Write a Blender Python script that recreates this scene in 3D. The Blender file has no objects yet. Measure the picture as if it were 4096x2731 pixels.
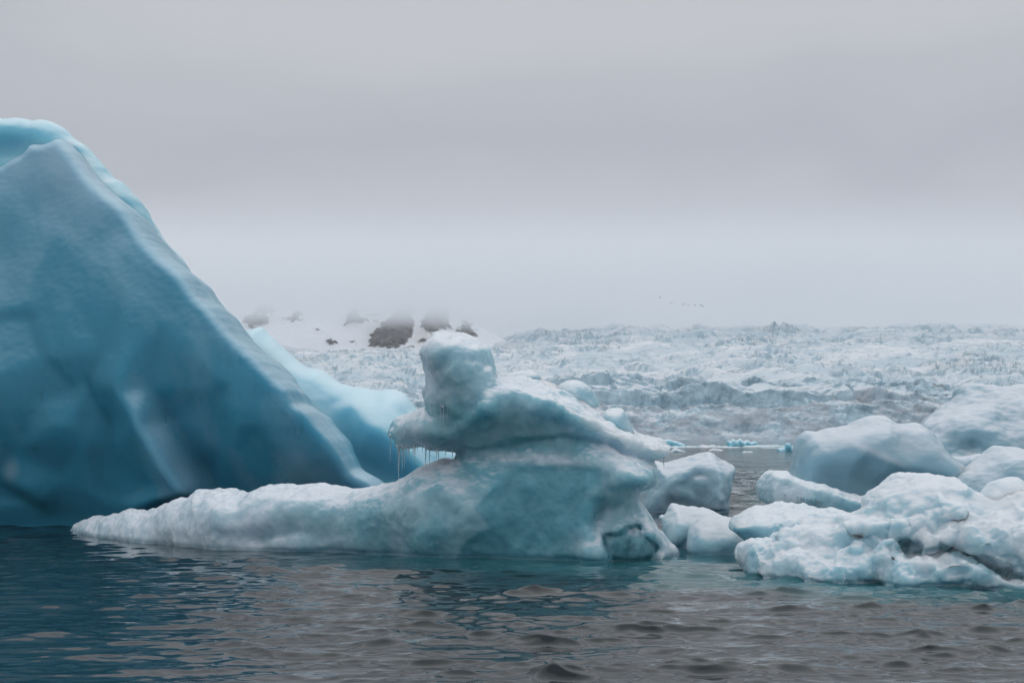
import bpy, math, random
import numpy as np
from mathutils import Vector
from mathutils.geometry import delaunay_2d_cdt

sc = bpy.context.scene
COL = sc.collection

# ------------------------------------------------------------------ camera, sky, sun, exposure
W, H, F, CX, HY, CAMZ = 4096.0, 2731.0, 5689.0, 2048.0, 1762.0, 3.0
cam_d = bpy.data.cameras.new("camera")
cam_d.sensor_width = 36.0
cam_d.lens = 36.0 * F / W
cam_d.shift_y = (HY - H / 2) / W
cam_d.clip_start = 0.1
cam_d.clip_end = 40000
cam = bpy.data.objects.new("camera", cam_d)
cam.location = (0, 0, CAMZ)
cam.rotation_euler = (math.radians(90), 0, 0)
COL.objects.link(cam)
sc.camera = cam

SUN_EL, SUN_ROT = math.radians(58), math.radians(18)
world = bpy.data.worlds.new("World")
sc.world = world
world.use_nodes = True
wt = world.node_tree
wt.nodes.clear()
def N(t, kind, **kw):
    n = t.nodes.new(kind)
    for k, v in kw.items():
        if k == 'ins':
            for i, x in v.items(): n.inputs[i].default_value = x
        else: setattr(n, k, v)
    return n
def ramp(t, stops, interp='EASE'):
    r = t.nodes.new('ShaderNodeValToRGB'); r.color_ramp.interpolation = interp
    e = r.color_ramp.elements
    while len(e) < len(stops): e.new(0.5)
    for i, (p, c) in enumerate(stops):
        e[i].position = p
        e[i].color = (*c, 1) if len(c) == 3 else c
    return r
o = N(wt, 'ShaderNodeOutputWorld')
bg_sky = N(wt, 'ShaderNodeBackground'); bg_sky.inputs[1].default_value = 0.05
sky = N(wt, 'ShaderNodeTexSky', sky_type='NISHITA', sun_disc=False, sun_elevation=SUN_EL, sun_rotation=SUN_ROT)
wt.links.new(sky.outputs[0], bg_sky.inputs[0])
bg_cl = N(wt, 'ShaderNodeBackground'); bg_cl.inputs[1].default_value = 0.92
tc = N(wt, 'ShaderNodeTexCoord'); sx = N(wt, 'ShaderNodeSeparateXYZ')
wt.links.new(tc.outputs['Generated'], sx.inputs[0])
mp = N(wt, 'ShaderNodeMapping'); mp.inputs['Scale'].default_value = (1.0, 1.0, 2.6); mp.inputs['Rotation'].default_value = (0, 0.0, 0.0)
wt.links.new(tc.outputs['Generated'], mp.inputs[0])
nz = N(wt, 'ShaderNodeTexNoise', ins={'Scale': 2.3, 'Detail': 4.0, 'Roughness': 0.45, 'Distortion': 0.3})
wt.links.new(mp.outputs[0], nz.inputs['Vector'])
m1 = N(wt, 'ShaderNodeMath', operation='MULTIPLY_ADD'); m1.inputs[1].default_value = 0.26; 
wt.links.new(nz.outputs[0], m1.inputs[0])
m1.inputs[2].default_value = -0.13
m2 = N(wt, 'ShaderNodeMath', operation='ADD')
wt.links.new(sx.outputs[2], m2.inputs[0]); wt.links.new(m1.outputs[0], m2.inputs[1])
cr = ramp(wt, [(0.0, (.67, .69, .75)), (0.07, (.65, .675, .74)), (0.12, (.605, .63, .695)), (0.16, (.555, .58, .64)), (0.20, (.50, .525, .585)), (0.25, (.55, .57, .62)),
               (0.31, (.62, .635, .67)), (0.55, (.66, .685, .74)), (1.0, (.91, .94, .98))])
wt.links.new(m2.outputs[0], cr.inputs[0])
bk = N(wt, 'ShaderNodeMapRange', interpolation_type='SMOOTHSTEP'); bk.inputs[1].default_value = .35; bk.inputs[2].default_value = -.7; bk.inputs[3].default_value = 1.0; bk.inputs[4].default_value = 1.22  # unseen sky behind the camera brightened, added to lift the ice faces
wt.links.new(sx.outputs[1], bk.inputs[0])
vm = N(wt, 'ShaderNodeVectorMath', operation='SCALE'); wt.links.new(cr.outputs[0], vm.inputs[0]); wt.links.new(bk.outputs[0], vm.inputs['Scale'])
wt.links.new(vm.outputs[0], bg_cl.inputs[0])
ad = N(wt, 'ShaderNodeMixShader'); ad.inputs[0].default_value = 0.93
wt.links.new(bg_sky.outputs[0], ad.inputs[1]); wt.links.new(bg_cl.outputs[0], ad.inputs[2])
wt.links.new(ad.outputs[0], o.inputs[0])

sl = bpy.data.lights.new("sun", 'SUN'); sl.energy = 0.5; sl.angle = math.radians(60); sl.color = (1, .995, .99)
so = bpy.data.objects.new("sun", sl); COL.objects.link(so)
sd = Vector((math.sin(SUN_ROT) * math.cos(SUN_EL), math.cos(SUN_ROT) * math.cos(SUN_EL), math.sin(SUN_EL)))
so.rotation_euler = sd.to_track_quat('Z', 'Y').to_euler()
so.location = (0, 0, 60)

sc.view_settings.view_transform = 'Standard'
sc.view_settings.look = 'None'
sc.view_settings.exposure = 0.0
sc.view_settings.gamma = 1.0
sc.cycles.use_denoising = True
sc.cycles.max_bounces = 10
sc.cycles.diffuse_bounces = 3
sc.cycles.glossy_bounces = 3
sc.cycles.transmission_bounces = 4
sc.cycles.volume_bounces = 8
sc.cycles.volume_max_steps = 96
sc.cycles.caustics_reflective = False
sc.cycles.caustics_refractive = False
sc.cycles.sample_clamp_indirect = 4

# ------------------------------------------------------------------ noise (numpy)
rng = np.random.RandomState(7)
PERM = rng.permutation(256).astype(np.int32)
PERM = np.concatenate([PERM, PERM, PERM])
GR = rng.normal(size=(256, 3)); GR /= np.linalg.norm(GR, axis=1)[:, None]
GR = GR.astype(np.float32)
def perlin(p):
    p = np.asarray(p, np.float32)
    i = np.floor(p).astype(np.int32); f = p - i; i &= 255
    u = f * f * f * (f * (f * 6 - 15) + 10)
    r = np.zeros(len(p), np.float32)
    for dx in (0, 1):
        wx = u[:, 0] if dx else 1 - u[:, 0]
        a = PERM[(i[:, 0] + dx) & 255]
        for dy in (0, 1):
            wy = u[:, 1] if dy else 1 - u[:, 1]
            b = PERM[a + ((i[:, 1] + dy) & 255)]
            for dz in (0, 1):
                wz = u[:, 2] if dz else 1 - u[:, 2]
                g = GR[PERM[b + ((i[:, 2] + dz) & 255)]]
                d = g[:, 0] * (f[:, 0] - dx) + g[:, 1] * (f[:, 1] - dy) + g[:, 2] * (f[:, 2] - dz)
                r += wx * wy * wz * d
    return r * 1.5
def fbm(p, oct=4, gain=0.5, lac=2.03):
    r = 0; a = 1.0; q = np.asarray(p, np.float32)
    for k in range(oct):
        r = r + a * perlin(q + 13.7 * k); a *= gain; q = q * lac
    return r
def ridged(p, oct=4, gain=0.5, lac=2.1):
    r = 0; a = 1.0; q = np.asarray(p, np.float32)
    for k in range(oct):
        r = r + a * (1 - np.abs(perlin(q + 7.3 * k)) * 2); a *= gain; q = q * lac
    return r
def billow(p, oct=3, gain=0.5, lac=2.1):
    r = 0; a = 1.0; q = np.asarray(p, np.float32)
    for k in range(oct):
        r = r + a * (np.abs(perlin(q + 3.1 * k)) * 2); a *= gain; q = q * lac
    return r
JIT = np.random.RandomState(3).rand(256, 3).astype(np.float32)
def worley(p, second=False):
    p = np.asarray(p, np.float32)
    c = np.floor(p).astype(np.int32)
    d1 = np.full(len(p), 9., np.float32); d2 = d1.copy()
    for dx in (-1, 0, 1):
        for dy in (-1, 0, 1):
            for dz in (-1, 0, 1):
                cc = c + np.array((dx, dy, dz), np.int32)
                h = PERM[PERM[PERM[cc[:, 0] & 255] + (cc[:, 1] & 255)] + (cc[:, 2] & 255)]
                d = np.linalg.norm(cc + JIT[h] - p, axis=1)
                m = d < d1
                d2 = np.where(m, d1, np.minimum(d2, d)); d1 = np.where(m, d, d1)
    return (d1, d2) if second else d1
def sinterp(x, xs, ys, w=70):
    x = np.asarray(x, float); return sum(np.interp(x + k * w / 4., xs, ys) for k in range(-4, 5)) / 9.
def sstep(a, b, x):
    t = np.clip((x - a) / (b - a), 0, 1); return t * t * (3 - 2 * t)

# ------------------------------------------------------------------ polygon tools
def roughen(poly, seed=0, amp=2.0, step=9.0):
    r = np.random.RandomState(seed); out = []
    n = len(poly)
    for k in range(n):
        a = np.array(poly[k][:2], float); b = np.array(poly[(k + 1) % n][:2], float)
        p0 = np.array(poly[k - 1][:2], float); p3 = np.array(poly[(k + 2) % n][:2], float)
        L = np.linalg.norm(b - a); m = max(1, int(L / step))
        for j in range(m):
            t = j / m
            lin = a + (b - a) * t
            cat = 0.5 * ((2 * a) + (b - p0) * t + (2 * p0 - 5 * a + 4 * b - p3) * t * t + (3 * a - p0 - 3 * b + p3) * t ** 3)
            q = lin * 0.45 + cat * 0.55 if L < 260 else lin
            out.append(q + (r.rand(2) - .5) * 2 * amp * (0.4 if j == 0 else 1))
    return np.array(out)
def sdist(P, poly, want_near=False):
    """signed distance (positive inside) of points P to poly, chunked"""
    A = poly; B = np.roll(poly, -1, axis=0); D = B - A; LL = (D ** 2).sum(1) + 1e-9
    n = len(P); dist = np.empty(n); ins = np.empty(n, bool); near = np.empty((n, 2)) if want_near else None
    ch = max(1, int(3e6 // len(A)))
    for s in range(0, n, ch):
        q = P[s:s + ch]
        v = q[:, None, :] - A[None]
        t = np.clip((v * D[None]).sum(2) / LL[None], 0, 1)
        c = A[None] + t[..., None] * D[None]
        d2 = ((q[:, None, :] - c) ** 2).sum(2)
        k = d2.argmin(1); ar = np.arange(len(q))
        dist[s:s + ch] = np.sqrt(d2[ar, k])
        if want_near: near[s:s + ch] = c[ar, k]
        cond = (A[None, :, 1] > q[:, None, 1]) != (B[None, :, 1] > q[:, None, 1])
        xi = A[None, :, 0] + (q[:, None, 1] - A[None, :, 1]) * D[None, :, 0] / np.where(np.abs(D[None, :, 1]) < 1e-9, 1e-9, D[None, :, 1])
        ins[s:s + ch] = (cond & (q[:, None, 0] < xi)).sum(1) % 2 == 1
    sd = np.where(ins, dist, -dist)
    return (sd, near) if want_near else sd
def tri_interp(ctrl, P, pad=3000):
    c = [(float(a), float(b), float(v)) for a, b, v in ctrl]
    xs = [a for a, b, v in c]; ys = [b for a, b, v in c]
    for X in (min(xs) - pad, max(xs) + pad):
        for Y in (min(ys) - pad, max(ys) + pad):
            k = min(c, key=lambda q: (q[0] - X) ** 2 + (q[1] - Y) ** 2); c.append((X, Y, k[2]))
    vs, _, fs, ov, _, _ = delaunay_2d_cdt([Vector(q[:2]) for q in c], [], [], 0, 1e-6)
    val = [c[ovk[0]][2] for ovk in ov]
    out = np.zeros(len(P))
    for f in fs:
        a, b, d = (np.array(vs[i]) for i in f); va, vb, vd = (val[i] for i in f)
        den = (b[1] - d[1]) * (a[0] - d[0]) + (d[0] - b[0]) * (a[1] - d[1])
        if abs(den) < 1e-9: continue
        l1 = ((b[1] - d[1]) * (P[:, 0] - d[0]) + (d[0] - b[0]) * (P[:, 1] - d[1])) / den
        l2 = ((d[1] - a[1]) * (P[:, 0] - d[0]) + (a[0] - d[0]) * (P[:, 1] - d[1])) / den
        l3 = 1 - l1 - l2
        m = (l1 >= -1e-6) & (l2 >= -1e-6) & (l3 >= -1e-6)
        out[m] = l1[m] * va + l2[m] * vb + l3[m] * vd
    return out
def blur(a, n):
    for _ in range(n):
        b = np.pad(a, 1, mode='edge')
        a = (b[:-2, 1:-1] + b[2:, 1:-1] + b[1:-1, :-2] + b[1:-1, 2:] + 4 * b[1:-1, 1:-1]) / 8
    return a

# ------------------------------------------------------------------ solid ice pieces
def piece(poly, Y, dx, T=1.5, Tb=2.0, w=1.2, ctrl=None, patches=(), bumps=(), seed=0, amp=2.0, soft=3, wobble=.25):
    """closed solid: outline on a curved upright sheet at distance Y(px,py), front relief and a full back. returns verts, quads"""
    pl = roughen(poly, seed, amp)
    Yf = Y if callable(Y) else (lambda a, b: np.full(a.shape, float(Y)))
    Y0 = float(np.median(Yf(pl[:, 0], pl[:, 1]))); m_per_px = Y0 / F
    st = dx / m_per_px
    x0, y0 = pl.min(0) - st * 1.5; x1, y1 = pl.max(0) + st * 1.5
    nx = int((x1 - x0) / st) + 2; ny = int((y1 - y0) / st) + 2
    gx, gy = np.meshgrid(x0 + np.arange(nx) * st, y0 + np.arange(ny) * st)
    P = np.stack([gx.ravel(), gy.ravel()], 1)
    sd, near = sdist(P, pl, True)
    ins = sd > 0.25 * st
    G = ins.reshape(ny, nx)
    cell = G[:-1, :-1] | G[1:, :-1] | G[:-1, 1:] | G[1:, 1:]
    P = np.where(ins[:, None], P, near)
    dm = np.where(ins, np.maximum(sd, 0), 0) * m_per_px
    prof = np.sqrt(np.clip(1 - (1 - np.clip(dm / w, 0, 1)) ** 2, 0, 1))
    rel = np.zeros(len(P))
    if ctrl: rel += tri_interp(ctrl, P)
    for pt in patches:
        pp, dy, so_ = pt[:3]
        s = sdist(P, roughen(pp, seed + 5, 3.0)) * m_per_px
        rel += dy * sstep(-so_ * .5, so_ * .5, s)
    for (bx, by, rx, ry, dy) in bumps:
        rel += dy * np.exp(-(((P[:, 0] - bx) / rx) ** 2 + ((P[:, 1] - by) / ry) ** 2) * 1.2)
    rel = blur(rel.reshape(ny, nx), soft).ravel()
    Yc = Yf(P[:, 0], P[:, 1])
    X = (P[:, 0] - CX) * Yc / F; Z = CAMZ - (P[:, 1] - HY) * Yc / F
    q = np.stack([X * .45, Z * .45, np.full_like(X, seed * 3.3)], 1)
    nb = fbm(q, 3)
    fr = np.minimum(rel * np.clip(dm / (w * .35), 0, 1) - T * prof + wobble * prof * perlin(q + 31), 0.9 * Tb * prof)
    bk = Tb * prof * (1 + .35 * nb)
    vf = np.stack([X, Yc + fr, Z], 1); vb = np.stack([X, Yc + bk, Z], 1)
    idx = np.full(nx * ny, -1, int)
    use = np.zeros(nx * ny, bool)
    cy, cx = np.nonzero(cell)
    c00 = cy * nx + cx; quads = np.stack([c00, c00 + nx, c00 + nx + 1, c00 + 1], 1)
    use[quads.ravel()] = True
    k = np.nonzero(use)[0]; idx[k] = np.arange(len(k))
    # back verts: rim shared
    bi = np.full(nx * ny, -1, int)
    ik = k[ins[k]]; bi[ik] = len(k) + np.arange(len(ik))
    rk = k[~ins[k]]; bi[rk] = idx[rk]
    V = np.concatenate([vf[k], vb[ik]])
    Qf = idx[quads][:, ::-1]; Qb = bi[quads]
    return V, np.concatenate([Qf, Qb])
def blob(px, py, Y, rx, ry, rz, seed=0, rough=.25, seg=36):
    """lump of ice, radii in metres"""
    u = np.linspace(0, 2 * np.pi, seg, endpoint=False); v = np.linspace(0, np.pi, seg // 2 + 1)[1:-1]
    U, Vv = np.meshgrid(u, v)
    d = np.stack([np.sin(Vv) * np.cos(U), np.sin(Vv) * np.sin(U), np.cos(Vv)], -1).reshape(-1, 3)
    d = np.concatenate([[[0, 0, 1.]], d, [[0, 0, -1.]]])
    r = 1 + rough * fbm(d * 1.3 + seed * 5.1, 3)
    c = np.array(((px - CX) * Y / F, Y, CAMZ - (py - HY) * Y / F))
    V = d * r[:, None] * np.array((rx, ry, rz)) + c
    F_ = []
    m = len(v)
    for j in range(seg): F_.append((0, 1 + j, 1 + (j + 1) % seg))
    for i in range(m - 1):
        for j in range(seg):
            a = 1 + i * seg + j; b = 1 + i * seg + (j + 1) % seg
            F_.append((a, a + seg, b + seg, b))
    for j in range(seg):
        F_.append((len(d) - 1, 1 + (m - 1) * seg + (j + 1) % seg, 1 + (m - 1) * seg + j))
    return V, F_

def mesh_np(name, V, faces):
    me = bpy.data.meshes.new(name)
    if isinstance(faces, np.ndarray):
        nf, k = faces.shape
        me.vertices.add(len(V)); me.vertices.foreach_set('co', np.asarray(V, np.float32).ravel())
        me.loops.add(nf * k); me.loops.foreach_set('vertex_index', faces.ravel().astype(np.int32))
        me.polygons.add(nf); me.polygons.foreach_set('loop_start', np.arange(0, nf * k, k, dtype=np.int32))
        me.update(calc_edges=True); me.validate()
    else:
        me.from_pydata([tuple(v) for v in V], [], [tuple(f) for f in faces])
    return me
def add_obj(name, me, mat, parent=None):
    ob = bpy.data.objects.new(name, me); COL.objects.link(ob)
    me.materials.append(mat)
    me.polygons.foreach_set('use_smooth', np.ones(len(me.polygons), bool))
    if parent: ob.parent = parent
    return ob
def tag(ob, label, cat, group=None):
    ob['label'] = label; ob['category'] = cat
    if group: ob['group'] = group
    return ob
def getco(me):
    a = np.empty(len(me.vertices) * 3, np.float32); me.vertices.foreach_get('co', a); return a.reshape(-1, 3)
def getno(me):
    a = np.empty(len(me.vertices) * 3, np.float32); me.vertices.foreach_get('normal', a); return a.reshape(-1, 3)
def px_of(c):
    y = np.maximum(c[:, 1], 1); return CX + c[:, 0] * F / y, HY - (c[:, 2] - CAMZ) * F / y
def set_attr(me, name, v):
    at = me.attributes.new(name, 'FLOAT', 'POINT'); at.data.foreach_set('value', np.asarray(v, np.float32))

def ice_part(name, pieces, voxel, mat, origin, parent, disp=None, frost_tone=None, clear=None, smooth=1):
    """union of closed pieces by voxel remesh, then surface relief"""
    tmp = []
    Vs, Fs, off = [], [], 0
    for V, Q in pieces:
        V = np.asarray(V)
        Vs.append(V)
        if isinstance(Q, np.ndarray): Fs += (Q + off).tolist()
        else: Fs += [tuple(i + off for i in f) for f in Q]
        off += len(V)
    V = np.concatenate(Vs)
    me = bpy.data.meshes.new('tmp'); me.from_pydata(V.tolist(), [], Fs); me.validate()
    ob = bpy.data.objects.new('tmp', me); COL.objects.link(ob)
    md = ob.modifiers.new('r', 'REMESH'); md.mode = 'VOXEL'; md.voxel_size = voxel; md.adaptivity = 0
    if smooth:
        s = ob.modifiers.new('s', 'SMOOTH'); s.factor = .5; s.iterations = smooth
    dg = bpy.context.evaluated_depsgraph_get()
    me2 = bpy.data.meshes.new_from_object(ob.evaluated_get(dg))
    bpy.data.objects.remove(ob); bpy.data.meshes.remove(me)
    co = getco(me2); no = getno(me2)
    if disp is not None:
        d = disp(co, no)
        co = co + (d if d.ndim == 2 else no * d[:, None])
    px, py = px_of(co)
    fr = np.zeros(len(co)) if frost_tone is None else frost_tone(co, px, py)
    cl = np.zeros(len(co)) if clear is None else clear(co, px, py)
    co = co - np.array(origin, np.float32)
    me2.vertices.foreach_set('co', co.astype(np.float32).ravel())
    me2.update()
    me2.name = name
    set_attr(me2, 'frost_tone', fr); set_attr(me2, 'clear', cl)
    me2.materials.clear()
    ob = add_obj(name, me2, mat, parent)
    if parent is None: ob.location = origin
    return ob
def root(name, loc, label, cat, group=None):
    e = bpy.data.objects.new(name, None); e.empty_display_size = .5; COL.objects.link(e); e.location = loc
    return tag(e, label, cat, group)

# ------------------------------------------------------------------ materials
def new_mat(name):
    m = bpy.data.materials.new(name); m.use_nodes = True; t = m.node_tree
    t.nodes.clear(); o = N(t, 'ShaderNodeOutputMaterial'); b = N(t, 'ShaderNodeBsdfPrincipled')
    t.links.new(b.outputs[0], o.inputs[0]); return m, t, b, o
def ice_mat(name, blue, white, milky, up=(.15, .75), streak=.35, nscale=.55, sss=.25, rough=(.25, .5), bump=.25, bscale=9.0, bias=0.0, stretch=(1, 1, 1), base_f=0.0):
    m, t, b, o = new_mat(name); L = t.links.new
    tc = N(t, 'ShaderNodeTexCoord'); geo = N(t, 'ShaderNodeNewGeometry')
    mp = N(t, 'ShaderNodeMapping'); mp.inputs['Scale'].default_value = stretch; L(tc.outputs['Object'], mp.inputs[0])
    sx = N(t, 'ShaderNodeSeparateXYZ'); L(geo.outputs['Normal'], sx.inputs[0])
    mu = N(t, 'ShaderNodeMapRange', interpolation_type='SMOOTHSTEP'); mu.inputs[1].default_value = up[0]; mu.inputs[2].default_value = up[1]
    L(sx.outputs[2], mu.inputs[0])
    n1 = N(t, 'ShaderNodeTexNoise', ins={'Scale': nscale, 'Detail': 6.0, 'Roughness': .55, 'Distortion': .6}); L(mp.outputs[0], n1.inputs['Vector'])
    n2 = N(t, 'ShaderNodeTexNoise', ins={'Scale': nscale * 7, 'Detail': 5.0, 'Roughness': .6, 'Distortion': .2}); L(mp.outputs[0], n2.inputs['Vector'])
    af = N(t, 'ShaderNodeAttribute', attribute_name='frost_tone'); ac = N(t, 'ShaderNodeAttribute', attribute_name='clear')
    a1 = N(t, 'ShaderNodeMapRange'); a1.inputs[1].default_value = .35; a1.inputs[2].default_value = .68; a1.inputs[3].default_value = -streak + bias; a1.inputs[4].default_value = streak + bias
    L(n1.outputs[0], a1.inputs[0])
    a2 = N(t, 'ShaderNodeMath', operation='ADD'); L(a1.outputs[0], a2.inputs[0]); L(af.outputs['Fac'], a2.inputs[1])
    a3 = N(t, 'ShaderNodeMath', operation='MULTIPLY_ADD', use_clamp=False); L(n2.outputs[0], a3.inputs[0]); a3.inputs[1].default_value = .20
    a3.inputs[2].default_value = -.10
    a4 = N(t, 'ShaderNodeMath', operation='ADD', use_clamp=True); L(a2.outputs[0], a4.inputs[0]); L(a3.outputs[0], a4.inputs[1])
    cm = N(t, 'ShaderNodeMix', data_type='RGBA'); cm.inputs[6].default_value = (*blue, 1); cm.inputs[7].default_value = (*milky, 1)
    L(a4.outputs[0], cm.inputs[0])
    # weathered snow crust on the upward faces
    cw = N(t, 'ShaderNodeMix', data_type='RGBA'); L(cm.outputs[2], cw.inputs[6]); cw.inputs[7].default_value = (*white, 1); L(mu.outputs[0], cw.inputs[0])
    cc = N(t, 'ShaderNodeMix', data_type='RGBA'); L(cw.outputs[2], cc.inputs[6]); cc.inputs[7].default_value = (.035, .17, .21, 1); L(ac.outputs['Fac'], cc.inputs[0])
    L(cc.outputs[2], b.inputs['Base Color'])
    b.inputs['Subsurface Weight'].default_value = .92
    b.inputs['Subsurface Radius'].default_value = (.82, .95, 1.0)
    b.inputs['Subsurface Scale'].default_value = sss
    b.inputs['IOR'].default_value = 1.31
    mr = N(t, 'ShaderNodeMapRange'); mr.inputs[1].default_value = .35; mr.inputs[2].default_value = .65; mr.inputs[3].default_value = rough[0]; mr.inputs[4].default_value = rough[1]
    L(n2.outputs[0], mr.inputs[0]); L(mr.outputs[0], b.inputs['Roughness'])
    nb = N(t, 'ShaderNodeTexNoise', ins={'Scale': bscale, 'Detail': 7.0, 'Roughness': .6}); L(tc.outputs['Object'], nb.inputs['Vector'])
    vb = N(t, 'ShaderNodeTexVoronoi', ins={'Scale': bscale * .8}); L(tc.outputs['Object'], vb.inputs['Vector'])
    ba = N(t, 'ShaderNodeMath', operation='MULTIPLY_ADD'); L(vb.outputs['Distance'], ba.inputs[0]); ba.inputs[1].default_value = .35; L(nb.outputs[0], ba.inputs[2])
    bp = N(t, 'ShaderNodeBump', ins={'Strength': bump, 'Distance': .06}); L(ba.outputs[0], bp.inputs['Height'])
    L(bp.outputs[0], b.inputs['Normal'])
    return m
M_deep = ice_mat('deep_blue_ice', (.050, .27, .39), (.38, .56, .66), (.28, .45, .55), up=(.35, .95), streak=.5, nscale=.16, sss=1.1, rough=(.3, .5), bump=.05, bscale=2, stretch=(1, 1, .6))
M_pale = ice_mat('pale_blue_ice', (.22, .55, .68), (.62, .82, .90), (.50, .74, .83), up=(.3, .9), streak=.4, nscale=.2, sss=1.2, rough=(.3, .5), bump=.10, bscale=3)
M_mid = ice_mat('grey_blue_ice', (.165, .42, .50), (.74, .79, .84), (.58, .69, .75), up=(.4, .98), streak=.42, nscale=.30, stretch=(1.2, 1, .8), sss=.95, rough=(.2, .42), bump=.3, bscale=9)
M_slab = ice_mat('cloudy_ice', (.30, .52, .60), (.76, .81, .85), (.60, .68, .73), up=(.35, .95), streak=.5, nscale=.6, sss=.5, rough=(.22, .45), bump=.45, bscale=10)
M_white = ice_mat('rough_white_ice', (.42, .64, .72), (.76, .80, .835), (.66, .73, .77), up=(.35, 1.0), streak=.5, nscale=.9, sss=.42, rough=(.3, .6), bump=.4, bscale=9, bias=.2)
M_smooth = ice_mat('smooth_pale_ice', (.25, .42, .50), (.66, .71, .76), (.50, .575, .63), up=(.5, 1.05), streak=.4, nscale=.35, sss=.9, rough=(.3, .5), bump=.10, bscale=6)

M_icicle, t, b, o = new_mat('clear_icicle')
b.inputs['Base Color'].default_value = (.75, .88, .92, 1); b.inputs['Transmission Weight'].default_value = .75
b.inputs['IOR'].default_value = 1.31; b.inputs['Roughness'].default_value = .08

# ------------------------------------------------------------------ water
def waterline(*pts):
    xs = [p[0] for p in pts]; ys = [CAMZ * F / (p[1] - HY) for p in pts]
    return lambda px: np.interp(px, xs, ys)
WL_C = waterline((0, 2128), (281, 2126), (408, 2147), (595, 2168), (765, 2185), (935, 2196), (1361, 2206), (1700, 2227), (2024, 2232), (2343, 2247), (2534, 2243), (2725, 2228))
WL_R = waterline((2951, 2290), (3010, 2311), (3142, 2318), (3339, 2331), (3536, 2334), (3733, 2338), (4096, 2350), (4500, 2356))

def build_water():
    pxs = np.concatenate([np.linspace(-60000, -1200, 40)[:-1], np.linspace(-1200, -150, 60)[:-1], np.linspace(-150, 4250, 1000), np.linspace(4250, 5300, 60)[1:], np.linspace(5300, 64000, 40)[1:]])
    inv = np.linspace(1 / 15.5, 1 / 760., 620)
    ys = np.concatenate([[-13, -8, 0, 6, 10, 13, 14.5], 1 / inv, [900, 1200, 2000, 4000, 8000]])
    A = 15.0
    t = (pxs - CX) / F
    U, Yg = np.meshgrid(t, ys)
    X = (U * (Yg + A) * (Yg / (Yg + A))) if False else U * (Yg + A)
    # rescale the near fan so the dense columns fill the view (apex behind the camera)
    X = X * 1.0
    Y = Yg
    P = np.stack([X.ravel(), Y.ravel()], 1)
    dY = np.gradient(ys)[:, None] * np.ones_like(X); dY = dY.ravel()
    dX = np.gradient(X, axis=1).ravel()
    z = np.zeros(len(P)); ox = np.zeros(len(P)); oy = np.zeros(len(P))
    # calm patches
    q = np.stack([P[:, 0] * .06, P[:, 1] * .05, np.zeros(len(P))], 1)
    calm = .95 + .35 * fbm(q, 3)
    pxp = CX + P[:, 0] * F / np.maximum(P[:, 1], 1)
    wl = WL_C(pxp)
    lee = sstep(0, 5, wl - P[:, 1])          # sheltered strip along the ice
    lee = np.where(P[:, 1] > wl + 2, 1, lee)
    left = 1 - .5 * sstep(1500, 300, pxp) * sstep(60, 22, P[:, 1])
    amp = np.clip(calm, .8, 1.3) * (.28 + .72 * lee) * np.where(P[:, 1] > 45, 1, left)
    r = np.random.RandomState(11)
    K = 120
    for k in range(K):
        lam = 0.24 * (2.0 / .24) ** r.rand() if k > 12 else r.uniform(3, 6)
        th = r.normal(0, .40) + (.35 if k % 3 == 0 else -.1)
        kx, ky = math.sin(th) * 2 * math.pi / lam, -math.cos(th) * 2 * math.pi / lam
        slope = .0255 if lam < 2.5 else .009
        a = slope * lam / (2 * math.pi)
        ph = r.rand() * 6.28
        nyq = np.clip((lam / np.maximum(np.abs(dY) * abs(math.cos(th)), np.abs(dX) * abs(math.sin(th)) + 1e-6) - 2) / 2.5, 0, 1)
        arg = P[:, 0] * kx + P[:, 1] * ky + ph
        A_ = a * nyq * amp
        z += A_ * np.cos(arg)
        s = np.sin(arg) * A_ * 1.1
        ox -= s * math.sin(th); oy += s * math.cos(th)
    for k in range(34):
        lam = 2.4 * (10 / 2.4) ** r.rand(); th = r.normal(0, .45) + .1
        kx, ky = math.sin(th) * 2 * math.pi / lam, -math.cos(th) * 2 * math.pi / lam
        nyq = np.clip((lam / np.maximum(np.abs(dY) * abs(math.cos(th)), np.abs(dX) * abs(math.sin(th)) + 1e-6) - 2) / 2.5, 0, 1)
        z += .020 * lam / (2 * math.pi) * nyq * sstep(44, 75, P[:, 1]) * np.cos(P[:, 0] * kx + P[:, 1] * ky + r.rand() * 6.28)
    # sharpen crests a little
    z = z + 5 * z * z
    V = np.stack([P[:, 0] + ox, P[:, 1] + oy, z], 1)
    ny, nx = X.shape
    c = (np.arange(ny - 1)[:, None] * nx + np.arange(nx - 1)[None]).ravel()
    Q = np.stack([c, c + 1, c + nx + 1, c + nx], 1)
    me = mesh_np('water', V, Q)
    # teal by the bergs: submerged ice, with its glow and reflection put into the colour
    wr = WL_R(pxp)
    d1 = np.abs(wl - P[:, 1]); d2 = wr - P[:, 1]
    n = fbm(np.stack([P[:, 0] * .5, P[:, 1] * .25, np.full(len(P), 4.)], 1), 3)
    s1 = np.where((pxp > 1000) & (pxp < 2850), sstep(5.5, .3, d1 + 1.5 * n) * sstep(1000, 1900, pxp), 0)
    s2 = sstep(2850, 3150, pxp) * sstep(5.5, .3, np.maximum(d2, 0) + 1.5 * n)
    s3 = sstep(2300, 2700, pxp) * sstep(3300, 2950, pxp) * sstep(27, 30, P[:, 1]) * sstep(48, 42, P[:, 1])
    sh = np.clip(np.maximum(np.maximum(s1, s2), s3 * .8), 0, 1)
    set_attr(me, 'teal_glow', sh)
    m, t, b, o = new_mat('sea_water'); L = t.links.new
    tc = N(t, 'ShaderNodeTexCoord')
    at = N(t, 'ShaderNodeAttribute', attribute_name='teal_glow')
    cm = N(t, 'ShaderNodeMix', data_type='RGBA'); cm.inputs[6].default_value = (.008, .018, .023, 1); cm.inputs[7].default_value = (.030, .135, .155, 1)
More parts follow.
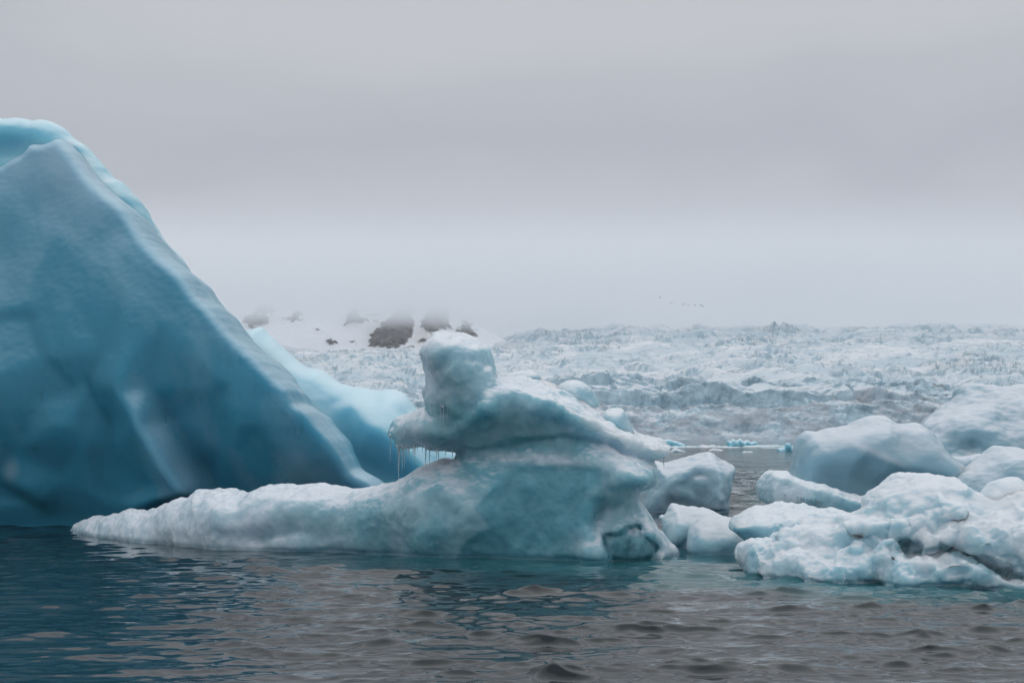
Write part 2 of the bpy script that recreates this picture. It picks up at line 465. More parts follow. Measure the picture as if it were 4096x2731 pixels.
    L(at.outputs['Fac'], cm.inputs[0]); L(cm.outputs[2], b.inputs['Base Color'])
    b.inputs['IOR'].default_value = 1.333; b.inputs['Roughness'].default_value = .06
    mp = N(t, 'ShaderNodeMapping'); mp.inputs['Scale'].default_value = (1.0, 1.25, 1); L(tc.outputs['Object'], mp.inputs[0])
    n1 = N(t, 'ShaderNodeTexNoise', ins={'Scale': 5.0, 'Detail': 3.0, 'Roughness': .5, 'Distortion': .3}); L(mp.outputs[0], n1.inputs['Vector'])
    mk = N(t, 'ShaderNodeTexNoise', ins={'Scale': .35, 'Detail': 2.0}); L(mp.outputs[0], mk.inputs['Vector'])
    mr = N(t, 'ShaderNodeMapRange'); mr.inputs[1].default_value = .4; mr.inputs[2].default_value = .62; mr.inputs[3].default_value = .03; mr.inputs[4].default_value = .28
    L(mk.outputs[0], mr.inputs[0])
    bp = N(t, 'ShaderNodeBump', ins={'Distance': .03}); L(mr.outputs[0], bp.inputs['Strength']); L(n1.outputs[0], bp.inputs['Height'])
    n2 = N(t, 'ShaderNodeTexNoise', ins={'Scale': .42, 'Detail': 5.0, 'Roughness': .6, 'Distortion': .4}); L(mp.outputs[0], n2.inputs['Vector'])
    sy = N(t, 'ShaderNodeSeparateXYZ'); L(tc.outputs['Object'], sy.inputs[0])
    mf = N(t, 'ShaderNodeMapRange', interpolation_type='SMOOTHSTEP'); mf.inputs[1].default_value = 40; mf.inputs[2].default_value = 110; mf.inputs[3].default_value = 0; mf.inputs[4].default_value = 1
    L(sy.outputs[1], mf.inputs[0])
    b2 = N(t, 'ShaderNodeBump', ins={'Distance': 1.5}); L(mf.outputs[0], b2.inputs['Strength']); L(n2.outputs[0], b2.inputs['Height']); L(bp.outputs[0], b2.inputs['Normal'])
    mp3 = N(t, 'ShaderNodeMapping'); mp3.inputs['Scale'].default_value = (.28, .055, 1); L(tc.outputs['Object'], mp3.inputs[0])
    n3 = N(t, 'ShaderNodeTexNoise', ins={'Scale': 1.0, 'Detail': 5.0, 'Roughness': .65, 'Distortion': .3}); L(mp3.outputs[0], n3.inputs['Vector'])
    b3 = N(t, 'ShaderNodeBump', ins={'Distance': 9.0}); L(mf.outputs[0], b3.inputs['Strength']); L(n3.outputs[0], b3.inputs['Height']); L(b2.outputs[0], b3.inputs['Normal'])
    L(b3.outputs[0], b.inputs['Normal'])
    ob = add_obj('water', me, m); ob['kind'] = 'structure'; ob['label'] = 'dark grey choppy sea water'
    return ob
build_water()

# ------------------------------------------------------------------ glacier, mountain
SLOPE = .094
def build_glacier():
    pxs = np.linspace(-260, 4360, 1150); t = (pxs - CX) / F
    t = np.concatenate([np.linspace(-1.4, t[0], 60)[:-1], t, np.linspace(t[-1], 1.4, 60)[1:]])
    ys = np.concatenate([np.arange(672, 850, .75), 850 * (6000 / 850.) ** np.linspace(0, 1, 430)[1:]])
    U, Yg = np.meshgrid(t, ys)
    X = U * Yg
    n = X.size; x = X.ravel(); y = Yg.ravel()
    def q(sx, sy, s=0): return np.stack([x * sx, y * sy, np.full(n, float(s))], 1)
    wx = 26 * fbm(q(.01, .01, 3), 3); wy = 22 * fbm(q(.012, .012, 9), 3)
    front = 690 + 16 * fbm(q(.012, 0, 5), 4)
    s = y - front
    pxv = CX + F * x / y
    # lower crushed tier and upper cliff
    low = 19 + 5 * fbm(q(.012, .0, 8), 3) 
    z = -2 + sstep(0, 6, s) * 3 + low * np.clip((s - 2) / 46., 0, 1) ** .8
    n_low = fbm(q(.045, .06, 2), 5, .55)
    z += 5.0 * n_low * sstep(4, 20, s) * sstep(95, 50, s)
    cl = 80 + 30 * fbm(q(.013, 0, 12), 5) + 5 * ridged(q(.06, 0, 15), 3)
    cs = y - 690 - cl
    z += 11 * sstep(0, 9, cs) * np.clip(.75 + 1.1 * fbm(q(.012, .004, 22), 3), .1, 1.5)
    z = z + np.maximum(y - 690 - 90, 0) * SLOPE
    # crevassed surface: long lens-shaped swells broken by sharp steps
    up = sstep(60, 150, s)
    xa, ya = x + wx, y + wy
    def qa(sx, sy, k=0): return np.stack([xa * sx, ya * sy, np.full(n, float(k))], 1)
    lv = np.log(np.maximum(y, 1) / 700.); ua = x / np.maximum(y, 1)
    def ql(a, b, k=0): return np.stack([ua * a, lv * b, np.full(n, float(k))], 1)
    def tooth(ph, w):
        f = ph - np.floor(ph); return np.where(f < w, f / w, 1 - (f - w) / (1 - w)) - .5
    w1 = fbm(ql(7, 5, 3), 4, .55)
    z += up * y / 26. * .20 * tooth(26 * lv + 1.7 * w1 + 1.2 * fbm(ql(26, 12, 5), 3), .16) * np.clip(.35 + 1.5 * fbm(ql(14, 9, 9), 2), .1, 1.4)
    z += up * y / 60. * .21 * tooth(60 * lv + 2.6 * fbm(ql(11, 10, 13), 4, .5), .2) * np.clip(.4 + 1.6 * fbm(ql(14, 22, 19), 2), 0, 1.5)
    z += up * y / 130. * .11 * tooth(130 * lv + 4 * fbm(ql(20, 20, 23), 3, .5), .3) * np.clip(.2 + 1.8 * fbm(ql(22, 40, 29), 2), 0, 1.3)
    z += up * 3.0 * y / 1000. * (ridged(ql(10, 9, 33), 2, .4) - 1.0)
    z += up * .5 * y / 1000. * fbm(ql(45, 60, 37), 4, .55)
    z -= 30 * sstep(2400, 1850, pxv) * sstep(1100, 2300, y)
    rt = sstep(2900, 3900, pxv) * sstep(1900, 900, y)
    z += rt * up * 2.6 * (ridged(q(.05, .05, 30), 4, .6) - 1.2)
    lf = sstep(2100, 1500, pxv) * sstep(1700, 1000, y)
    z += lf * up * 2.8 * (ridged(q(.045, .05, 33), 4, .6) - 1.2)
    crack = np.clip(ridged(q(.035, .006, 44), 2, .5) - 1.36, 0, 1) * 18
    z -= np.minimum(crack, 3) * sstep(60, 80, s) * sstep(180, 130, s)
    z = np.where(s < 0, -3, z)
    xz = np.stack([x * .09, z * .13, np.full(n, 2.)], 1)
    nearm = sstep(2, 8, s) * sstep(260, 150, s)
    V = np.stack([x, y + nearm * 3.2 * fbm(xz, 4, .55), z], 1)
    ny, nx = X.shape
    c = (np.arange(ny - 1)[:, None] * nx + np.arange(nx - 1)[None]).ravel()
    Q = np.stack([c, c + 1, c + nx + 1, c + nx], 1)
    me = mesh_np('glacier', V, Q)
    dirt = np.clip(rt * 1.1 + .12 + .35 * fbm(q(.012, .012, 61), 3), 0, 1) * sstep(30, 70, s)
    crush_shade = sstep(105, 60, s) * sstep(2400, 2800, pxv + 0 * x) 
    set_attr(me, 'dirt', dirt); set_attr(me, 'crush_shade', sstep(88, 68, s))
    m, tt, b, o = new_mat('glacier_ice'); L = tt.links.new
    geo = N(tt, 'ShaderNodeNewGeometry'); sx = N(tt, 'ShaderNodeSeparateXYZ'); L(geo.outputs['Normal'], sx.inputs[0])
    tc = N(tt, 'ShaderNodeTexCoord')
    n1 = N(tt, 'ShaderNodeTexNoise', ins={'Scale': .03, 'Detail': 6.0, 'Roughness': .6}); L(tc.outputs['Object'], n1.inputs['Vector'])
    a = N(tt, 'ShaderNodeMath', operation='MULTIPLY_ADD'); L(n1.outputs[0], a.inputs[0]); a.inputs[1].default_value = .45; L(sx.outputs[2], a.inputs[2])
    mu = N(tt, 'ShaderNodeMapRange', interpolation_type='SMOOTHSTEP'); mu.inputs[1].default_value = .92; mu.inputs[2].default_value = 1.24; L(a.outputs[0], mu.inputs[0])
    c1 = N(tt, 'ShaderNodeMix', data_type='RGBA'); c1.inputs[6].default_value = (.37, .52, .60, 1); L(mu.outputs[0], c1.inputs[0])
    mpe = N(tt, 'ShaderNodeMapping'); mpe.inputs['Scale'].default_value = (.006, .010, .02); L(tc.outputs['Object'], mpe.inputs[0])
    nbt = N(tt, 'ShaderNodeTexNoise', ins={'Scale': 1.0, 'Detail': 5.0, 'Roughness': .6, 'Distortion': .5}); L(mpe.outputs[0], nbt.inputs['Vector'])
    rbt = ramp(tt, [(.42, (.77, .80, .83)), (.60, (.56, .67, .73))], 'LINEAR'); L(nbt.outputs[0], rbt.inputs[0]); L(rbt.outputs[0], c1.inputs[7])
    # thin crevasse lines
    mpk = N(tt, 'ShaderNodeMapping'); mpk.inputs['Scale'].default_value = (.018, .035, .05); L(tc.outputs['Object'], mpk.inputs[0])
    nk = N(tt, 'ShaderNodeTexNoise', ins={'Scale': 1.0, 'Detail': 6.0, 'Roughness': .6, 'Distortion': .8}); L(mpk.outputs[0], nk.inputs['Vector'])
    ks = N(tt, 'ShaderNodeMath', operation='SUBTRACT'); L(nk.outputs[0], ks.inputs[0]); ks.inputs[1].default_value = .5
    ka = N(tt, 'ShaderNodeMath', operation='ABSOLUTE'); L(ks.outputs[0], ka.inputs[0])
    kr = N(tt, 'ShaderNodeMapRange'); kr.inputs[1].default_value = .018; kr.inputs[2].default_value = 0.0; kr.inputs[4].default_value = .9; L(ka.outputs[0], kr.inputs[0])
    ck = N(tt, 'ShaderNodeMix', data_type='RGBA'); L(c1.outputs[2], ck.inputs[6]); ck.inputs[7].default_value = (.22, .33, .38, 1); L(kr.outputs[0], ck.inputs[0])
    c1 = ck
    # shadow-grey patches painted into the crushed lower tier
    at = N(tt, 'ShaderNodeAttribute', attribute_name='crush_shade')
    n3 = N(tt, 'ShaderNodeTexNoise', ins={'Scale': .05, 'Detail': 9.0, 'Roughness': .68}); L(tc.outputs['Object'], n3.inputs['Vector'])
    mc = N(tt, 'ShaderNodeMapRange'); mc.inputs[1].default_value = .42; mc.inputs[2].default_value = .58; L(n3.outputs[0], mc.inputs[0])
    mm = N(tt, 'ShaderNodeMath', operation='MULTIPLY'); L(mc.outputs[0], mm.inputs[0]); L(at.outputs['Fac'], mm.inputs[1])
    c2 = N(tt, 'ShaderNodeMix', data_type='RGBA'); L(c1.outputs[2], c2.inputs[6]); c2.inputs[7].default_value = (.35, .41, .46, 1); L(mm.outputs[0], c2.inputs[0])
    # windblown grit collected in the steep broken faces
    ad = N(tt, 'ShaderNodeAttribute', attribute_name='dirt')
    n4 = N(tt, 'ShaderNodeTexNoise', ins={'Scale': .12, 'Detail': 8.0, 'Roughness': .7}); L(tc.outputs['Object'], n4.inputs['Vector'])
    md = N(tt, 'ShaderNodeMapRange'); md.inputs[1].default_value = .52; md.inputs[2].default_value = .62; L(n4.outputs[0], md.inputs[0])
    st = N(tt, 'ShaderNodeMapRange'); st.inputs[1].default_value = .9; st.inputs[2].default_value = .6; L(sx.outputs[2], st.inputs[0])
    m3 = N(tt, 'ShaderNodeMath', operation='MULTIPLY'); L(md.outputs[0], m3.inputs[0]); L(ad.outputs['Fac'], m3.inputs[1])
    m4 = N(tt, 'ShaderNodeMath', operation='MULTIPLY', use_clamp=True); L(m3.outputs[0], m4.inputs[0]); L(st.outputs[0], m4.inputs[1])
    c3 = N(tt, 'ShaderNodeMix', data_type='RGBA'); L(c2.outputs[2], c3.inputs[6]); c3.inputs[7].default_value = (.20, .19, .18, 1); L(m4.outputs[0], c3.inputs[0])
    L(c3.outputs[2], b.inputs['Base Color']); b.inputs['Roughness'].default_value = .7
    bp = N(tt, 'ShaderNodeBump', ins={'Strength': .4, 'Distance': 1.0}); L(n4.outputs[0], bp.inputs['Height']); L(bp.outputs[0], b.inputs['Normal'])
    ob = add_obj('glacier', me, m); ob['kind'] = 'structure'; ob['label'] = 'crevassed pale blue glacier running down to the water'
build_glacier()

ROCKS = [
 [(1469,1387),(1477,1359),(1502,1318),(1533,1293),(1563,1267),(1589,1225),(1600,1200),(1650,1190),(1653,1303),(1645,1349),(1624,1374),(1579,1387)],
 [(1678,1293),(1696,1267),(1720,1230),(1790,1225),(1793,1278),(1806,1313),(1778,1318),(1747,1326),(1716,1334),(1701,1318)],
 [(1818,1323),(1844,1313),(1859,1285),(1885,1283),(1880,1318),(1910,1339),(1908,1349),(1880,1339),(1844,1334)],
 [(1372,1298),(1390,1267),(1400,1235),(1430,1235),(1441,1267),(1474,1278),(1466,1288),(1441,1293),(1410,1293)],
 [(1300,1364),(1318,1354),(1351,1370),(1344,1377),(1313,1377)], [(1397,1362),(1420,1357),(1410,1369)], [(1418,1374),(1430,1370),(1424,1380)],
 [(961,1298),(977,1272),(1007,1250),(1053,1250),(1089,1283),(1063,1298),(1002,1303)], [(1110,1277),(1180,1272),(1240,1277),(1180,1281)],
 [(1150,1272),(1190,1245),(1215,1255),(1200,1270)], [(1492,1290),(1515,1278),(1510,1290)],
 [(1850,1266),(1900,1268),(1935,1284),(1925,1296),(1890,1280)], [(1665,1370),(1690,1352),(1710,1360),(1700,1372)], [(1610,1388),(1640,1382),(1655,1384),(1640,1390)],
 [(1936,1306),(1950,1312),(1944,1314)], [(1020,1245),(1060,1215),(1100,1235),(1085,1255)]]
def build_mountain():
    xs = np.linspace(-1500, 160, 560); ks = np.linspace(0, 1, 260)
    X, K = np.meshgrid(xs, ks); x = X.ravel(); k = K.ravel()
    n = len(x)
    base = 2500 + 60 * fbm(np.stack([x * .004, 0 * x, 0 * x + 3], 1), 3)
    run = k * 300
    y = base + run
    z0 = 154 + 6 * fbm(np.stack([x * .006, 0 * x, 0 * x + 8], 1), 3)
    edge = sstep(160, -350, x)
    left = sstep(-330, -480, x) * 22
    z0 = z0 - 45 * sstep(-60, 140, x)
    z = z0 + left + run * (.50 * edge + .05) + edge * 16 * (fbm(np.stack([x * .010, y * .008, 0 * x], 1), 5, .5)) * sstep(0, .12, k)
    z -= 90 * (1 - sstep(0, .035, k))
    V = np.stack([x, y, z], 1)
    px, py = px_of(V)
    P = np.stack([px, py], 1)
    jit = np.stack([perlin(np.stack([x * .11, y * .06, 0 * x + 1], 1)), perlin(np.stack([x * .11, y * .06, 0 * x + 5], 1))], 1)
    jit2 = np.stack([perlin(np.stack([x * .03, y * .03, 0 * x + 11], 1)), perlin(np.stack([x * .03, y * .03, 0 * x + 15], 1))], 1)
    rock = np.full(n, -50.)
    near = (px > 850) & (px < 2100) & (py > 1100) & (py < 1450)
    for r in ROCKS:
        rock[near] = np.maximum(rock[near], sdist(P[near] + jit[near] * 15 + jit2[near] * 8, np.array(r, float)))
    fl = perlin(np.stack([x * .022 + z * .03, z * .11, 0 * x + 21], 1)) + .5 * perlin(np.stack([x * .07, z * .3, 0 * x + 2], 1))
    band = sstep(1345, 1320, py) * near * sstep(1960, 1880, px)
    rock = np.maximum(rock, np.where(band > 0, (fl - .62 + .25 * (band - 1)) * 22, -50))
    rk = sstep(-1.5, 1.5, rock)
    rr = sstep(0, 12, rock)
    V[:, 1] -= 12 * rr * (1 + .8 * fbm(np.stack([x * .05 + z * .03, z * .05, 0 * x], 1), 4, .6))
    V[:, 2] += 3 * rr
    ny, nx = X.shape
    c = (np.arange(ny - 1)[:, None] * nx + np.arange(nx - 1)[None]).ravel()
    Q = np.stack([c, c + 1, c + nx + 1, c + nx], 1)
    me = mesh_np('mountain', V, Q); set_attr(me, 'rock', rk)
    du = np.exp(-(((px - 1690) / 45) ** 2 + ((py - 1355) / 40) ** 2)) + .5 * np.exp(-(((px - 1500) / 40) ** 2 + ((py - 1330) / 50) ** 2))
    set_attr(me, 'dust', np.where(near, du, 0))
    m, tt, b, o = new_mat('snow_and_rock'); L = tt.links.new
    tc = N(tt, 'ShaderNodeTexCoord')
    mp = N(tt, 'ShaderNodeMapping'); mp.inputs['Scale'].default_value = (1.3, .5, .35); mp.inputs['Rotation'].default_value = (0, .5, 0); L(tc.outputs['Object'], mp.inputs[0])
    n1 = N(tt, 'ShaderNodeTexNoise', ins={'Scale': .09, 'Detail': 8.0, 'Roughness': .65}); L(mp.outputs[0], n1.inputs['Vector'])
    rc = ramp(tt, [(.35, (.04, .036, .036)), (.5, (.085, .077, .075)), (.66, (.19, .175, .17))], 'LINEAR'); L(n1.outputs[0], rc.inputs[0])
    at = N(tt, 'ShaderNodeAttribute', attribute_name='rock'); du_ = N(tt, 'ShaderNodeAttribute', attribute_name='dust')
    c0 = N(tt, 'ShaderNodeMix', data_type='RGBA'); c0.inputs[6].default_value = (.88, .90, .93, 1); c0.inputs[7].default_value = (.50, .46, .42, 1)
    dm = N(tt, 'ShaderNodeMath', operation='MULTIPLY', use_clamp=True); L(du_.outputs['Fac'], dm.inputs[0]); L(n1.outputs[0], dm.inputs[1]); L(dm.outputs[0], c0.inputs[0])
    c1 = N(tt, 'ShaderNodeMix', data_type='RGBA'); L(c0.outputs[2], c1.inputs[6]); L(rc.outputs[0], c1.inputs[7]); L(at.outputs['Fac'], c1.inputs[0])
    L(c1.outputs[2], b.inputs['Base Color']); b.inputs['Roughness'].default_value = .8
    ob = add_obj('mountain', me, m); ob['kind'] = 'structure'; ob['label'] = 'snowy mountainside with dark rock outcrops under low cloud'
build_mountain()

# ------------------------------------------------------------------ big blue iceberg on the left
def build_left():
    o_ = (-8.0, 52.0, 0.0)
    R_ = root('iceberg', o_, 'towering deep blue iceberg with a steep sloping wall at the left edge', 'iceberg')
    Yw = lambda px: np.interp(px, [0, 1500], [50.5, 49.0])
    lean = lambda py: sinterp(py, [400, 560, 1000, 1500, 1900, 2100, 2400], [4.4, 3.4, .5, -1.9, -1.6, 0, .5], 260)
    wall = [(-700,900),(-300,760),(0,687),(69,650),(115,627),(149,587),(195,589),(230,578),(264,562),(287,578),(321,612),(356,661),(396,716),(459,779),(534,842),(585,908),(631,974),(689,1037),(763,1095),(795,1132),(832,1186),(878,1230),(918,1278),(957,1332),(1020,1395),(1071,1442),(1094,1466),(1140,1512),(1186,1558),(1211,1609),(1257,1645),(1308,1706),(1359,1762),(1395,1818),(1430,1874),(1487,1905),(1522,1936),(1570,2010),(1600,2100),(1600,2330),(-700,2330)]
    ctrl = [(0,700,-.3),(265,562,-.3),(400,720,-.5),(600,930,-.6),(760,1095,-.7),(920,1275,-.8),(1090,1465,-.8),(1257,1645,-.8),(1400,1818,-.7),(1520,1936,-.5),
      (150,900,-.2),(380,1000,-.5),(330,1200,-.3),(560,1200,-.8),(700,1300,-.9),(560,1450,-1.0),(850,1450,-.9),(470,1400,-.5),(400,1540,-.1),(480,1690,-.0),(490,1790,-.1),(640,1930,-.5),
      (530,1560,-1.1),(620,1700,-1.6),(720,1850,-1.9),(810,1970,-2.0),(640,1560,-.4),(700,1680,.3),(780,1800,.5),(840,1900,.6),(870,1990,.5),
      (900,1560,-.8),(965,1555,-1.0),(870,1750,-.1),(950,1800,-.5),(1000,1700,-1.1),(1100,1700,-1.1),(1200,1850,-1.0),(1150,1980,-.6),(1350,1950,-.6),
      (0,1000,.1),(140,1270,-.1),(240,1430,-.4),(200,1600,-.2),(50,1500,-.6),(100,1800,-.2),(150,1960,-.6),(0,1900,.1),(300,1900,-.1),(300,1700,-.6),(500,2050,0),(250,2050,.2),(-400,1400,-.3),(-400,2000,0)]
    step = [([(130,1260),(190,1330),(245,1440),(300,1490),(350,1560),(375,1640),(380,1750),(300,1900),(100,2000),(-700,2000),(-700,1300)], .16, .15),
            ([(400,1530),(440,1620),(480,1650),(495,1760),(520,1850),(600,1900),(650,1940),(560,1990),(420,1960),(390,1800),(360,1650)], .14, .12),
            ([(970,1550),(885,1580),(860,1700),(880,1800),(800,1850),(900,1990),(1000,1960),(960,1800)], .12, .2)]
    def disp(c, n):
        rot = np.stack([c[:, 0] * .83 + c[:, 2] * .55, c[:, 1], c[:, 2] * .83 - c[:, 0] * .55], 1)
        d = .08 * fbm(rot * np.array((.42, .3, .15)), 2) + .014 * fbm(rot * np.array((1.4, 1., .5)) + 5, 3)
        d += .006 * fbm(c * 5, 2)
        return d
    def frost_tone(c, px, py):
        f = .0 * px
        f += .5 * np.exp(-(((px - 560 - (py - 1600) * .62) / 70) ** 2)) * sstep(1350, 1600, py)
        f += .55 * sstep(900, 560, py)  # paler top: overhead light put into the colour
        f += .35 * sstep(-.3, .6, fbm(np.stack([c[:, 0] * .4 + c[:, 2] * .25, c[:, 2] * .12, c[:, 1] * .1], 1), 3)) 
        f += np.exp(-((px - 45) / 25) ** 2 - ((py - 1880) / 40) ** 2) * .7
        f -= .45 * sstep(1500, 2100, py)*0
        return f
    def cracks(c, px, py):
        n = perlin(c * .8)
        r = np.abs(perlin(c * np.array((.55, .3, .28)) + 3) + .35 * perlin(c * np.array((2.2, 1, 1.2))))
        r2 = np.abs(perlin(c * np.array((.8, .3, .45)) + 13) + .4 * perlin(c * np.array((2.7, 1, 1.6))))
        return (.45 * sstep(.022, 0, r) * sstep(.0, .35, n) + .35 * sstep(.02, 0, r2) * sstep(.05, -.3, n)) * sstep(1050, 1350, py)
    ice_part('near_wall', [piece(wall, lambda a, b: Yw(a) + 1.1 + lean(b), .075, T=1.0, Tb=4.5, w=.4, ctrl=ctrl, patches=step, seed=1, amp=1.5, soft=14, wobble=.15)],
             .075, M_deep, o_, R_, disp, frost_tone, cracks, smooth=2)
    ridge = [(-700,520),(-200,470),(0,480),(29,483),(109,480),(155,489),(189,483),(230,498),(264,520),(298,558),(344,584),(402,647),(459,716),(488,721),(517,756),(551,796),(580,848),(608,899),(649,951),(712,1014),(740,1054),(763,1096),(795,1132),(821,1146),(861,1192),(918,1261),(953,1300),(987,1323),(1022,1359),(1062,1408),(1120,1480),(1200,1570),(1280,1660),(1340,1730),(1380,1800),(1400,1900),(1400,2300),(-700,2300)]
    def disp2(c, n): return .07 * fbm(c * .4, 2) + .02 * fbm(c * 1.6, 3)
    ice_part('back_ridge', [piece(ridge, lambda a, b: 55.5 + 0 * a, .1, T=1.8, Tb=3.5, w=1.3, seed=2, amp=1.5, wobble=.3, soft=8,
             bumps=[(120,620,150,60,.5),(420,720,50,80,-.4),(620,960,40,60,-.5),(330,640,50,40,.5),(520,800,30,40,-.4),(770,1090,30,40,-.4)])], .1, M_pale, o_, R_, disp2, lambda c, px, py: -.2 + 0 * px, smooth=1)
    spur = [(900,1290),(982,1321),(1012,1313),(1048,1306),(1068,1329),(1104,1364),(1145,1405),(1186,1441),(1232,1466),(1288,1477),(1323,1507),(1359,1533),(1400,1543),(1451,1548),(1512,1563),(1558,1556),(1604,1566),(1635,1594),(1660,1630),(1720,1680),(1800,1720),(1880,1780),(1960,1880),(1990,2000),(2000,2200),(800,2200)]
    ctrl = [(1048,1306,0),(1150,1420,0),(1300,1500,0),(1330,1640,.7),(1400,1750,.7),(1450,1830,.6),(1560,1900,.5),(1430,1620,-.3),(1500,1700,-.8),(1600,1640,-.4),(1600,1750,-.9),(1700,1850,-.7),(1200,1560,.6),(1260,1500,.2),(1450,1560,.1),(1800,1950,-.3)]
    ice_part('spur', [piece(spur, lambda a, b: 56.5 + np.interp(b, [1300, 1600, 2000], [3.0, 1.0, 0]), .09, T=2.2, Tb=3, w=2.0, ctrl=ctrl, seed=3, amp=1.5, soft=8)],
             .09, M_pale, o_, R_, disp2, lambda c, px, py: .5 * sstep(1800, 1500, py) - .3 * sstep(1550, 1900, py) * 1, smooth=2)
build_left()

# ------------------------------------------------------------------ icicles
def icicle(px, py0, py1, Y, parent, r=.016, seed=0):
    r = r * 1.35
    x = (px - CX) * Y / F; z0 = CAMZ - (py0 - HY) * Y / F + .06; z1 = CAMZ - (py1 - HY) * Y / F
    rr = random.Random(seed); n = 14; seg = 7; V = []; Fc = []
    for i in range(n):
        t = i / (n - 1); rad = r * 1.1 * (1 - t) ** .9 * (1 + .25 * math.sin(t * 30 + seed)) + .0012
        if i < 2: rad *= 2.0 - .5 * i
        for j in range(seg):
            a = 2 * math.pi * j / seg
            V.append((x + rad * math.cos(a) + .006 * math.sin(t * 5 + seed), Y + rad * math.sin(a), z0 + (z1 - z0) * t))
    for i in range(n - 1):
        for j in range(seg):
            a = i * seg + j; b = i * seg + (j + 1) % seg
            Fc.append((a, b, b + seg, a + seg))
    Fc.append(tuple(range(seg - 1, -1, -1))); Fc.append(tuple((n - 1) * seg + j for j in range(seg)))
    o_ = parent.location
    me = mesh_np('icicle', [(v[0] - o_[0], v[1] - o_[1], v[2] - o_[2]) for v in V], Fc)
    return add_obj('icicle', me, M_icicle, parent)

# ------------------------------------------------------------------ central berg
def build_centre():
    o_ = (0.0, 37.5, 0.0)
    R_ = root('iceberg', o_, 'sculpted iceberg with an overhanging shelf, hanging icicles and a long low tail', 'iceberg')
    body = [(275,2125),(298,2104),(340,2079),(417,2066),(493,2046),(519,2040),(587,2046),(672,2006),(740,1992),(774,1972),(790,1962),(808,1958),(884,1961),(952,1970),(1003,1964),(1063,1941),(1165,1938),(1233,1942),(1310,1936),(1361,1942),(1403,1951),(1450,1946),(1482,1946),(1533,1937),(1584,1921),(1622,1895),(1673,1863),(1724,1854),(1769,1844),(1815,1838),
            (1833,1790),(1870,1680),(2000,1580),(2150,1600),(2300,1670),(2440,1735),(2560,1805),(2598,1835),(2623,1854),(2636,1892),(2646,1937),(2604,1956),(2566,1982),(2592,2039),(2623,2090),(2662,2141),(2700,2179),(2725,2211),(2735,2240),(2740,2420),(300,2420),(275,2160)]
    ctrl = [(281,2123,0),(800,1965,.0),(1400,1951,0),(1820,1838,0),(600,2120,0),(900,2100,-.1),(900,2190,-.15),(1250,2000,-.15),(1100,2080,-.2),(1040,2150,-.05),(1200,2120,-.05),(1340,2120,-.2),(1500,2050,-.3),(1650,2000,-.45),(1600,2150,-.3),
            (1750,1920,-.3),(1870,1880,-.1),(1890,2030,-.55),(2030,1890,-.3),(1800,2100,-.4),(2150,1800,-.1),(2400,1760,.1),(2200,1950,-.2),(2400,1950,-.25),(2100,2200,-.1),(2300,2200,-.25),(2500,1900,-.4),(2620,1930,-.2),(2550,1990,.2),(2600,2100,-.1),(2680,2200,0),(2480,2240,-.2)]
    panel = [(2040,1885),(2200,1855),(2400,1870),(2420,1990),(2343,1985),(2151,1997),(2107,2007),(2078,2039),(2069,2071),(1960,2109),(1896,2035),(1985,1940)]
    deep = [(2343,1985),(2151,1997),(2107,2007),(2078,2039),(2069,2071),(1960,2109),(1850,2180),(1850,2400),(2330,2400),(2370,2200),(2390,2100),(2420,1990)]
    alcove = [(2380,2010),(2460,1990),(2540,1990),(2575,2030),(2590,2070),(2560,2100),(2480,2112),(2400,2125),(2350,2080)]
    cave = [(2400,2128),(2480,2118),(2500,2100),(2545,2090),(2560,2096),(2572,2130),(2615,2160),(2643,2188),(2625,2205),(2600,2245),(2500,2250),(2430,2230)]
    Yb = lambda a, b: WL_C(a) + 1.35 + np.interp(b, [1650, 1850, 2100, 2240], [.25, .05, 0, 0]) * sstep(1300, 1800, a)
    def roughmask(px, py): return sstep(1300, 900, px)
    def disp(c, n):
        px, py = px_of(c)
        rm = sstep(1350, 800, px) * sstep(60, 0, np.abs(py - 0) * 0)
        d = .10 * fbm(c * .8, 3) + .035 * fbm(c * 2.4 + 9, 3)
        wv = worley(c * np.array((3.2, 3.2, 2.2)))
        d += rm * (.05 * (wv - .5) + .05 * fbm(c * np.array((3., 3., 1.6)), 3))
        sc_ = np.exp(-((px - 2530) / 110) ** 2 - ((py - 1900) / 70) ** 2)
        d += sc_ * .05 * (worley(c * 5) - .5)
        d += np.exp(-((px - 1560) / 120) ** 2 - ((py - 2090) / 60) ** 2) * .05 * fbm(c * 5, 3)
        al = np.exp(-((px - 2470) / 90) ** 2 - ((py - 2060) / 60) ** 2)
        d += al * .14 * (worley(c * 1.5) - .5)
        tp = np.exp(-((px - 2150) / 230) ** 2 - ((py - 1835) / 35) ** 2)
        d += tp * .09 * fbm(c * 3, 4)
        # melted notch at the waterline
        d -= .06 * np.exp(-((c[:, 2] - .02) / .07) ** 2)
        return d + .008 * fbm(c * 9, 2)
    def frost_tone(c, px, py):
        f = .75 * sstep(1300, 850, px) + .25
        f += .8 * np.exp(-((px - 2150) / 260) ** 2 - ((py - 1835 - .07 * (px - 2150)) / 26) ** 2)
        f += .4 * np.exp(-((px - 1700) / 200) ** 2 - ((py - 2000) / 90) ** 2)
        s = sdist(np.stack([px, py], 1), np.array(panel, float)); f -= .25 * sstep(-12, 12, s)
        s = sdist(np.stack([px, py], 1), np.array(deep, float)); f -= .45 * sstep(-20, 20, s)
        f -= .25 * np.exp(-((px - 2530) / 110) ** 2 - ((py - 1900) / 60) ** 2)
        f += .5 * np.exp(-(((px - 2590 - (py - 1990) * .62) / 35) ** 2)) * sstep(1980, 2010, py)
        f += .5 * np.exp(-((px - 2340) / 60) ** 2 - ((py - 2190) / 50) ** 2)
        f -= .3 * sstep(60, 0, np.abs(px - 1080)) * np.exp(-((py - 2150) / 40) ** 2)
        f = np.where(c[:, 1] > 37.5 + 2 * 0, f, f)
        return f
